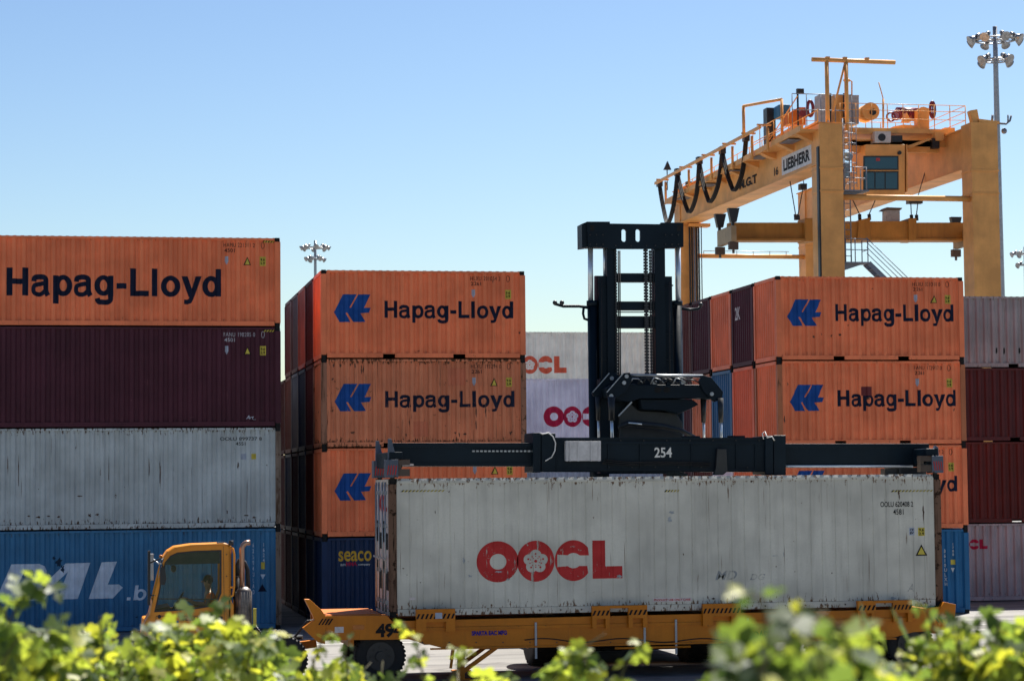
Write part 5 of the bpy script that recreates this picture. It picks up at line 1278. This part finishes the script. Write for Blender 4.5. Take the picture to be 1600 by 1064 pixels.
m = MB(); m.tube([at(1380, 200, 101.3), at(1380, 155, 101.3)], .05, 8); m.tube([at(1380, 155, 101.3), at(1373, 129, 101.3)], .025, 6); m.tube([at(1331, 150, 101.3), at(1331, 128, 101.3), at(1325, 124, 101.3)], .035, 6); m.sphere(at(1323, 126, 101.3), .13, 8, (1.4, 1, .7)); m.build('antenna_mast', C, ty)
# operator cabin
kb = tp('operator_cabin', C, rect(1352, 226, 1414, 304), 100.7, 1.9, bevel=.02)
tp('cabin_side', C, rect(1416, 226, 1418, 300), 100.75, 1.8, kb)
WGL = bpy.data.materials.new('cabin_window_glass'); t, N, L, P = nodes(WGL); P.inputs['Base Color'].default_value = (.012, .06, .085, 1); P.inputs['Roughness'].default_value = .06; P.inputs['Specular IOR Level'].default_value = .8
wf = tp('window', BLKST, rect(1349, 244, 1404, 266), 100.67, .03, kb); tp('pane', WGL, rect(1351, 246, 1402, 264), 100.655, .012, wf)
wf = tp('window', BLKST, rect(1349, 268, 1404, 297), 100.67, .03, kb)
for a, b in ((1351, 1366), (1368, 1382), (1384, 1402)): tp('pane', WGL, rect(a, 270, b, 295), 100.655, .012, wf)
tp('seat_back', plain('red_cushion', (.4, .05, .06), .7), rect(1369, 247, 1375, 252), 100.645, .008, wf)
tp('cabin_lamp', BLKST, [(1406+3*math.cos(t), 239+3*math.sin(t)) for t in [i*math.pi/5 for i in range(10)]], 100.6, .12, kb)
ac = tp('air_conditioner', plain('white_cabinet', (.55, .53, .5), .5), rect(1367, 205.5, 1392, 223), 100.6, .6)
tp('fan_grille', BLKST, [(1378+6*math.cos(t), 215+6*math.sin(t)) for t in [i*math.pi/8 for i in range(16)]], 100.59, .012, ac)
tp('hanger', C, rect(1333, 207, 1366, 209.5), 100.9, .2); tp('hanger', C, rect(1340, 218, 1366, 220), 100.9, .2); tp('underslung_tray', C, [(1418, 228), (1452, 216), (1456, 218), (1420, 233)], 100.9, .8)
tp('valve_box', BLKST, rect(1394, 212, 1410, 222), 100.8, .3)
# ladder cage and landings beside the near left leg
la = empty('access_ladder', (34.3, 98.6, 12), 'grey caged access ladder and landings beside the near crane leg', 'ladder')
m = MB()
for x in (33.75, 34.05): m.tube([(x, 98.6, 13.9), (x, 98.6, 20.6)], .03, 6)
for k in range(22): m.tube([(33.75, 98.6, 14.0+k*.3), (34.05, 98.6, 14.0+k*.3)], .018, 5)
m.build('rungs', GALV, la)
m = MB()
for k in range(7):
    z = 17.6+k*.45; m.tube([(33.7+.0, 98.6, z), (33.68, 98.2, z), (33.95, 98.0, z), (34.25, 98.2, z), (34.25, 98.6, z)], .018, 5)
for x, y in ((33.68, 98.2), (33.95, 98.0), (34.25, 98.2)): m.tube([(x, y, 17.4), (x, y, 20.3)], .018, 5)
m.build('cage', GALV, la)
for (x0, x1, z) in ((33.55, 34.75, 17.25), (33.55, 34.75, 13.98)):
    m = MB(); m.box(x0, x1, 98.0, 98.9, z-.06, z); m.prism([(x0, z-.06), (x1-.2, z-.06), (x0, z-.38)], lambda u, v, k: (u, 98.3+k, v), .08); ld = m.build('landing', GALV, la)
    m = MB()
    for h_ in (.55, 1.05): m.tube([(x0, 98.05, z+h_), (x1-.1, 98.05, z+h_), (x1-.1, 98.85, z+h_)], .02, 6)
    for x, y in ((x0+.05, 98.05), (x0+.5, 98.05), (x1-.1, 98.05), (x1-.1, 98.85)): m.tube([(x, y, z), (x, y, z+1.05)], .025, 6)
    m.build('guard_rail', GALV, ld)
m = MB(); a, b = Vector((34.75, 98.2, 13.95)), Vector((38.0, 98.2, 10.9))
for dy in (0, .6): m.beam(a+Vector((0, dy, 0)), b+Vector((0, dy, 0)), .05, .2)
for k in range(12): c_ = a.lerp(b, k/12); m.box(c_.x-.1, c_.x+.12, 98.2, 98.8, c_.z-.02, c_.z+.01)
m.build('stair', GALV, la)
m = MB()
for h_ in (.45, .72, .95, 1.15): m.tube([a+Vector((-.1, 0, h_)), b+Vector((-.1, 0, h_))], .018, 6)
m.build('stair_rail', GALV, la)
m = MB(); m.box(33.6, 34.2, 99.0, 99.4, 18.0, 18.6); m.sphere((34.1, 98.9, 18.9), .22, 10); m.build('motor_unit', plain('blue_grey_motor', (.16, .25, .32), .5), la)
# posts on the right leg head
m = MB(); m.pix([(1516, 173), (1527, 171), (1531, 192), (1521, 193)], 98.1, .4); m.pix([(1530, 186), (1562, 190), (1562, 193), (1530, 191)], 98.0, .8); m.build('leg_cap', C, cr)
m = MB(); m.tube([at(x, y, 98.2) for x, y in ((1556, 193), (1572, 194), (1578, 189), (1580, 181))], .05, 8); m.tube([at(1550, 190, 98.2), at(1551, 180, 98.2)], .06, 8); m.tube([at(1575, 191, 98.2), at(1575, 180, 98.2)], .04, 8); m.sphere(at(1569, 205, 98.2), .14, 8); m.build('antenna_bracket', GALV, cr)

# crane spreader on its ropes
cs = empty('crane_spreader', (36, 104, 15.5), 'long ochre hoist spreader hanging level from the crane ropes', 'spreader')
OC = paint('ochre_spreader_paint', (.42, .19, .035), .35, .4)
tp('beam', OC, rect(1140, 348, 1262, 374), 104.0, .5, cs); tp('beam', OC, rect(1270, 346, 1432, 374), 103.8, .9, cs); tp('beam', OC, rect(1428, 348, 1520, 372.5), 104.0, .5, cs)
tp('beam_flange', OC, rect(1142, 373, 1520, 376), 103.75, .9, cs)
tp('collar', OC, rect(1258, 341, 1272, 377), 103.7, 1.2, cs, .02); tp('collar', OC, [(1342, 344), (1360, 340), (1360, 376), (1340, 376)], 103.7, 1.2, cs, .02); tp('collar', OC, rect(1420, 341, 1432, 376), 103.7, 1.2, cs, .02)
for X_, s_ in ((29.75, 1), (41.7, -1)):
    m = MB(); m.beam((X_, 102.8, 15.75), (X_, 105.25, 15.75), .25, .75); eb = m.build('end_beam', paint('faded_ochre', (.36, .26, .14), .6, .5), cs)
    for Y_ in (102.8, 105.1):
        m = MB(); m.prism([(X_-.25, 16.95), (X_+.3, 16.95), (X_+.15, 16.3), (X_-.12, 16.3)], lambda u, v, k, Y_=Y_: (u, Y_+k, v), .3); m.box(X_-.06, X_+.06, Y_+.1, Y_+.25, 15.9, 16.4); m.build('guide_flipper', BLKST, eb)
        m = MB(); m.box(X_-.22, X_+.22, Y_, Y_+.25, 15.0, 15.35); m.cyl((X_, Y_+.12, 14.95), .06, (0, 0, 1), .25, 10); m.build('twist_lock', CASTM, eb)
m = MB(); m.pix(rect(1384, 328, 1406, 346), 104, .5); m.build('control_box', CABINET, cs); tp('box_roof', CASTM, [(1381, 328), (1386, 324), (1410, 325), (1408, 328)], 103.9, .8, cs)
rp = [((1233, 275), (1243, 335)), ((1256, 288), (1247, 335)), ((1331, 310), (1343, 335)), ((1368, 312), (1358, 335)), ((1423, 315), (1424, 336)), ((1434, 318), (1432, 336))]
for (a, b) in rp:
    m = MB(); m.tube([at(a[0], a[1], 104), at(b[0], b[1], 104)], .025, 6); m.tube([at(b[0], b[1], 104), at(b[0]+.5, b[1]+9, 104)], .09, 8); m.build('hoist_rope', BLKST, cs)
for (a, b) in (((1458, 225), (1434, 308)), ((1253, 262), (1256, 288)), ((1226, 262), (1233, 275))):
    m = MB(); m.tube([at(a[0], a[1], 104), at(b[0], b[1], 104)], .022, 6); m.build('hoist_rope', BLKST, cs)
tp('sheave_block', BLKST, rect(1420, 310, 1442, 318), 103.9, .4, cs); tp('sheave_block', BLKST, rect(1251, 287, 1261, 296), 103.9, .4, cs)

# ------------------------------------------------------------------ floodlight masts
def mast(px, ptop, Y, hgt, label, s_=1.0, n1=8, n2=4):
    a = at(px, ptop, Y); H = a.z
    r = empty('floodlight_mast', (a.x, Y, 0), label, 'light mast', 'floodlight masts of the terminal')
    m = MB(); n = 12; m.tube([(a.x, Y, z) for z in [H*k/n for k in range(n+1)]], [(.30-.17*k/n) for k in range(n+1)], 14); m.build('pole', STEEL, r)
    for (zz, rad_, cnt, ph) in ((H-.75, 1.15, n1, 0), (H-1.9, .75, n2, .4)):
        m = MB(); m.tube([(a.x+rad_*math.cos(t), Y+rad_*math.sin(t), zz) for t in [i*math.pi/10 for i in range(21)]], .045, 6, cap=False)
        for k in range(4): t = k*math.pi/4; m.tube([(a.x-rad_*math.cos(t), Y-rad_*math.sin(t), zz), (a.x+rad_*math.cos(t), Y+rad_*math.sin(t), zz)], .03, 6)
        m.build('lamp_ring', STEEL, r)
        for k in range(cnt):
            t = 2*math.pi*k/cnt+ph; d = Vector((math.cos(t), math.sin(t), -.55)).normalized(); c_ = Vector((a.x+rad_*math.cos(t), Y+rad_*math.sin(t), zz+.12))
            m = MB(); m.tube([c_-d*.05, c_+d*.12, c_+d*.42], [.09, .13, .27], 14); m.tube([c_-d*.3, c_-d*.05], [.12, .14], 10); fl = m.build('floodlight', plain('spun_aluminium', (.35, .36, .38), .3, .8, .4), r)
            m = MB(); m.cyl(c_+d*.40, .25, d, .02, 14); m.build('lens', plain('lamp_lens', (.35, .36, .34), .12), fl)
mast(1554.5, 42, 118, 29, 'tall grey floodlight mast beside the right crane leg, nearest of three')
mast(492.5, 376, 232, 29, 'small far floodlight mast above the middle block of containers')
mast(1601, 386, 225, 29, 'far floodlight mast cut by the right edge of the picture')

# ------------------------------------------------------------------ vines in the foreground
def leafmat(name, cs, tint):
    m = bpy.data.materials.new(name); t, N, L, P = nodes(m); out = N['Material Output']
    ge = N.new('ShaderNodeNewGeometry'); cr_ = N.new('ShaderNodeValToRGB'); e = cr_.color_ramp.elements
    e[0].position = 0; e[0].color = cs[0]+(1,); e[1].position = 1; e[1].color = cs[-1]+(1,)
    for p_, c_ in zip((.3, .55, .82), cs[1:-1]): k = e.new(p_); k.color = c_+(1,)
    L.new(ge.outputs['Random Per Island'], cr_.inputs[0])
    tc = N.new('ShaderNodeTexCoord'); c2 = mix(N, L, math_(N, L, 'MULTIPLY', ramp(N, L, noise(N, L, tc.outputs['Object'], 35, 4), .45, .7), .35), cr_.outputs[0], (.05, .08, .015, 1))
    L.new(c2, P.inputs['Base Color']); P.inputs['Roughness'].default_value = .48; P.inputs['Specular IOR Level'].default_value = .4
    tr_ = N.new('ShaderNodeBsdfTranslucent'); L.new(mix(N, L, 1., c2, tint, 'MULTIPLY'), tr_.inputs[0])
    ms = N.new('ShaderNodeMixShader'); ms.inputs[0].default_value = .5; L.new(P.outputs[0], ms.inputs[1]); L.new(tr_.outputs[0], ms.inputs[2]); L.new(ms.outputs[0], out.inputs[0]); return m
LEAF = leafmat('vine_leaf', ((.07, .105, .045), (.12, .17, .065), (.20, .25, .075), (.30, .33, .07), (.42, .40, .08)), (1.9, 1.9, .75, 1)); LEAF_SHADED = leafmat('shaded_vine_leaf', ((.045, .07, .035), (.065, .10, .045), (.10, .14, .05), (.16, .21, .06), (.40, .40, .08)), (1.4, 1.5, .65, 1)); STEM = plain('vine_stem', (.10, .09, .03), .6)  # second, darker leaf ramp stands in for leaves seen on their shaded side
LP = [(0, -.04), (.22, -.16), (.42, -.05), (.40, .18), (.56, .34), (.40, .50), (.30, .52), (.20, .74), (0, 1.0), (-.20, .74), (-.30, .52), (-.40, .50), (-.56, .34), (-.40, .18), (-.42, -.05), (-.22, -.16)]
def leaf(m, p, d, up, s_):
    d = d.normalized(); sd = d.cross(up)
    if sd.length < .05: sd = d.cross(Vector((.3, .8, .2)))
    sd.normalize(); n_ = sd.cross(d).normalized(); fold = random.uniform(.1, .5); curl = random.uniform(-.1, .45)
    f = lambda x, y: p+(sd*x+d*y+n_*(abs(x)*fold-curl*y*y))*s_
    mid = [m.b.verts.new(f(0, y)) for y in (-.04, .35, .7)]; V = [m.b.verts.new(f(x, y)) for x, y in LP]
    tipi = 8
    for i in range(16):
        a, b = V[i], V[(i+1) % 16]
        y = (LP[i][1]+LP[(i+1) % 16][1])/2; c_ = mid[1] if y < .5 else mid[2]
        m._f([c_, a, b], True)
    m._f([mid[1], V[7], mid[2]], True); m._f([mid[1], mid[2], V[9]], True)
def rv(): return Vector((random.gauss(0, 1), random.gauss(0, 1), random.gauss(0, 1)))
def bush(label, px0, px1, top, Y0, Y1, n, ls, shoots=(), seed=1, lm=None):
    """top: list of (px, py) along the crown line; leaves fill from it downwards"""
    random.seed(seed)
    def ty_(x):
        for (a, ya), (b, yb) in zip(top, top[1:]):
            if a <= x <= b: return ya+(yb-ya)*(x-a)/(b-a)
        return top[-1][1] if x > top[-1][0] else top[0][1]
    Ym = (Y0+Y1)/2; xm = (px0+px1)/2; c_ = at(xm, 1064, Ym); r = empty('vine_plant', (c_.x, Ym, 2.3), label, 'vine', 'vines along the bank')
    m = MB(); k = 0
    # clumps: leaves gather round twigs, which leaves gaps between them
    tw = []
    for _ in range(max(6, n//11)):
        px = random.uniform(px0, px1); Y = random.uniform(Y0, Y1); t = ty_(px)
        py = t+8+(1100-t)*random.random()**1.25; tw.append(at(px, py, Y))
    for q_ in tw:
        dv = (rv()*.5+Vector((0, 0, .7))).normalized(); ln = random.uniform(.08, .22)
        m.mi = 1; m.tube([q_-dv*ln, q_, q_+dv*ln*.6], [.005, .004, .002], 5); m.mi = 0
        for _ in range(random.randint(6, 15)):
            p = q_+dv*random.uniform(-ln, ln*.7)+rv()*.035
            leaf(m, p, rv()+Vector((0, -.2, -.5)), (rv()*.7+Vector((0, 0, 1))), ls*random.uniform(.65, 1.6))
    for sh_ in shoots:
        pts = [at(x, y, Y) for x, y, Y in sh_[0]]; P2 = pts
        for _ in range(2):
            n2 = [P2[0]]
            for u, v in zip(P2, P2[1:]): n2 += [u.lerp(v, .25), u.lerp(v, .75)]
            P2 = n2+[P2[-1]]
        ms = MB(); ms.tube(P2, [.006-.004*i/len(P2) for i in range(len(P2))], 6); ms.build('stem', STEM, r)
        for i in range(sh_[1]):
            f = random.uniform(.15, 1); j = min(len(P2)-1, int(f*(len(P2)-1))); d = rv()*.6+Vector((random.choice((-1, 1))*.6, 0, -.5)); s2 = sh_[2]*random.uniform(.5, 1.15)*(1.15-.5*f)
            p = P2[j]+d.normalized()*.02; m.mi = 1; m.tube([P2[j], p], .002, 4); m.mi = 0; leaf(m, p, d, rv()*.4+Vector((0, -.5, 1)), s2)
    ms = MB(); ms.tube([(c_.x, Ym, 2.2), (c_.x+.05, Ym, 2.9), (c_.x, Ym+.05, 3.2)], [.02, .015, .008], 6); ms.build('stem', STEM, r)
    m.build('foliage', [lm or LEAF, STEM], r, normals=False)
bush('leafy vine at the far left with one tall arching shoot of big leaves', -20, 115, [(-20, 985), (20, 995), (60, 1012), (110, 1000)], 8.6, 10.6, 330, .085,
     [([(30, 1064, 8.8), (5, 1010, 8.8), (22, 950, 8.8), (50, 920, 8.8), (80, 912, 8.8)], 16, .14), ([(-5, 1060, 8.4), (20, 1000, 8.4), (60, 985, 8.4), (95, 990, 8.4)], 10, .12), ([(40, 1040, 8.6), (10, 960, 8.6), (-10, 930, 8.6)], 9, .15)], 11)
bush('bushy vine between the blue container lettering and the cab, with one upright sprig', 95, 262, [(95, 1000), (130, 1012), (150, 1000), (200, 1015), (262, 998)], 10.5, 12.8, 420, .085,
     [([(165, 1060, 10.8), (160, 1000, 10.8), (156, 962, 10.8)], 12, .12), ([(85, 1010, 10.5), (95, 992, 10.5), (108, 982, 10.5)], 8, .07)], 12)
bush('tallest rounded vine clump directly in front of the yellow cab', 235, 420, [(235, 1010), (262, 992), (300, 978), (345, 970), (390, 985), (420, 1015)], 10.5, 12.8, 560, .085,
     [([(370, 1020, 10.6), (360, 980, 10.6), (352, 945, 10.6), (342, 938, 10.6)], 9, .10), ([(385, 1010, 10.4), (400, 985, 10.4), (408, 1000, 10.4)], 8, .13)], 13)
bush('low dense vine between the cab clump and the trailer wheel', 405, 575, [(405, 1026), (440, 1036), (500, 1046), (575, 1052)], 10.5, 12.8, 300, .08,
     [([(480, 1060, 10.8), (500, 1010, 10.8), (508, 985, 10.8), (530, 992, 10.8)], 9, .09), ([(545, 1050, 10.6), (535, 1010, 10.6), (545, 1000, 10.6)], 5, .08)], 14)
bush('vine with a yellow shoot rising in front of the number 494', 560, 780, [(560, 1060), (620, 1056), (680, 1062), (780, 1064)], 9.5, 11.5, 70, .085,
     [([(662, 1064, 9.6), (655, 1020, 9.6), (642, 985, 9.6), (630, 970, 9.6)], 13, .08), ([(700, 1064, 9.8), (735, 1020, 9.8), (712, 1012, 9.8)], 6, .07)], 15)
bush('sparse vine sprigs in front of the dark wheels under the trailer', 780, 1090, [(780, 1055), (900, 1062), (1000, 1058), (1090, 1060)], 8.5, 10, 45, .085,
     [([(860, 1064, 8.8), (895, 1030, 8.8), (915, 1008, 8.8), (945, 990, 8.8)], 10, .10), ([(930, 1064, 8.8), (905, 1020, 8.8), (925, 1040, 8.8)], 6, .08), ([(970, 1064, 8.8), (975, 1040, 8.8), (1005, 1000, 8.8)], 9, .09), ([(865, 1064, 8.8), (870, 1040, 8.8), (880, 1030, 8.8)], 7, .09)], 16)
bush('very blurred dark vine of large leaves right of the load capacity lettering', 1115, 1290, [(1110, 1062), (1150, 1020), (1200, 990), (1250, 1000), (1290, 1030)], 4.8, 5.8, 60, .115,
     [([(1190, 1064, 4.7), (1200, 990, 4.7), (1195, 940, 4.7), (1170, 925, 4.7)], 9, .07), ([(1140, 1064, 5.0), (1150, 1030, 5.0), (1140, 1000, 5.0)], 6, .10)], 17, LEAF_SHADED)
bush('blurred vine shoot with the longest pale yellow leaves, right of centre', 1250, 1350, [(1250, 1050), (1300, 1040), (1350, 1040)], 5.0, 5.8, 22, .11,
     [([(1330, 1064, 5.2), (1330, 1010, 5.2), (1295, 965, 5.2), (1240, 938, 5.2)], 9, .13), ([(1290, 1064, 4.9), (1275, 1000, 4.9), (1235, 950, 4.9)], 6, .11), ([(1380, 1064, 5.5), (1345, 1030, 5.5), (1310, 970, 5.5)], 7, .13)], 27)
bush('bright yellow green vine in front of the trailer end', 1330, 1500, [(1330, 1055), (1390, 1035), (1440, 1012), (1500, 1000)], 7.6, 9.2, 240, .085,
     [([(1480, 1030, 7.8), (1460, 990, 7.8), (1450, 950, 7.8), (1430, 940, 7.8)], 9, .06), ([(1500, 1020, 7.8), (1490, 985, 7.8), (1480, 965, 7.8)], 6, .07)], 18)
bush('bright vine mass in the bottom right corner', 1480, 1625, [(1480, 1000), (1540, 1010), (1570, 998), (1625, 990)], 7.6, 9.2, 330, .085,
     [([(1560, 1040, 7.8), (1555, 1000, 7.8), (1560, 975, 7.8)], 8, .08), ([(1500, 1040, 7.8), (1500, 990, 7.8), (1495, 962, 7.8)], 8, .08)], 19)
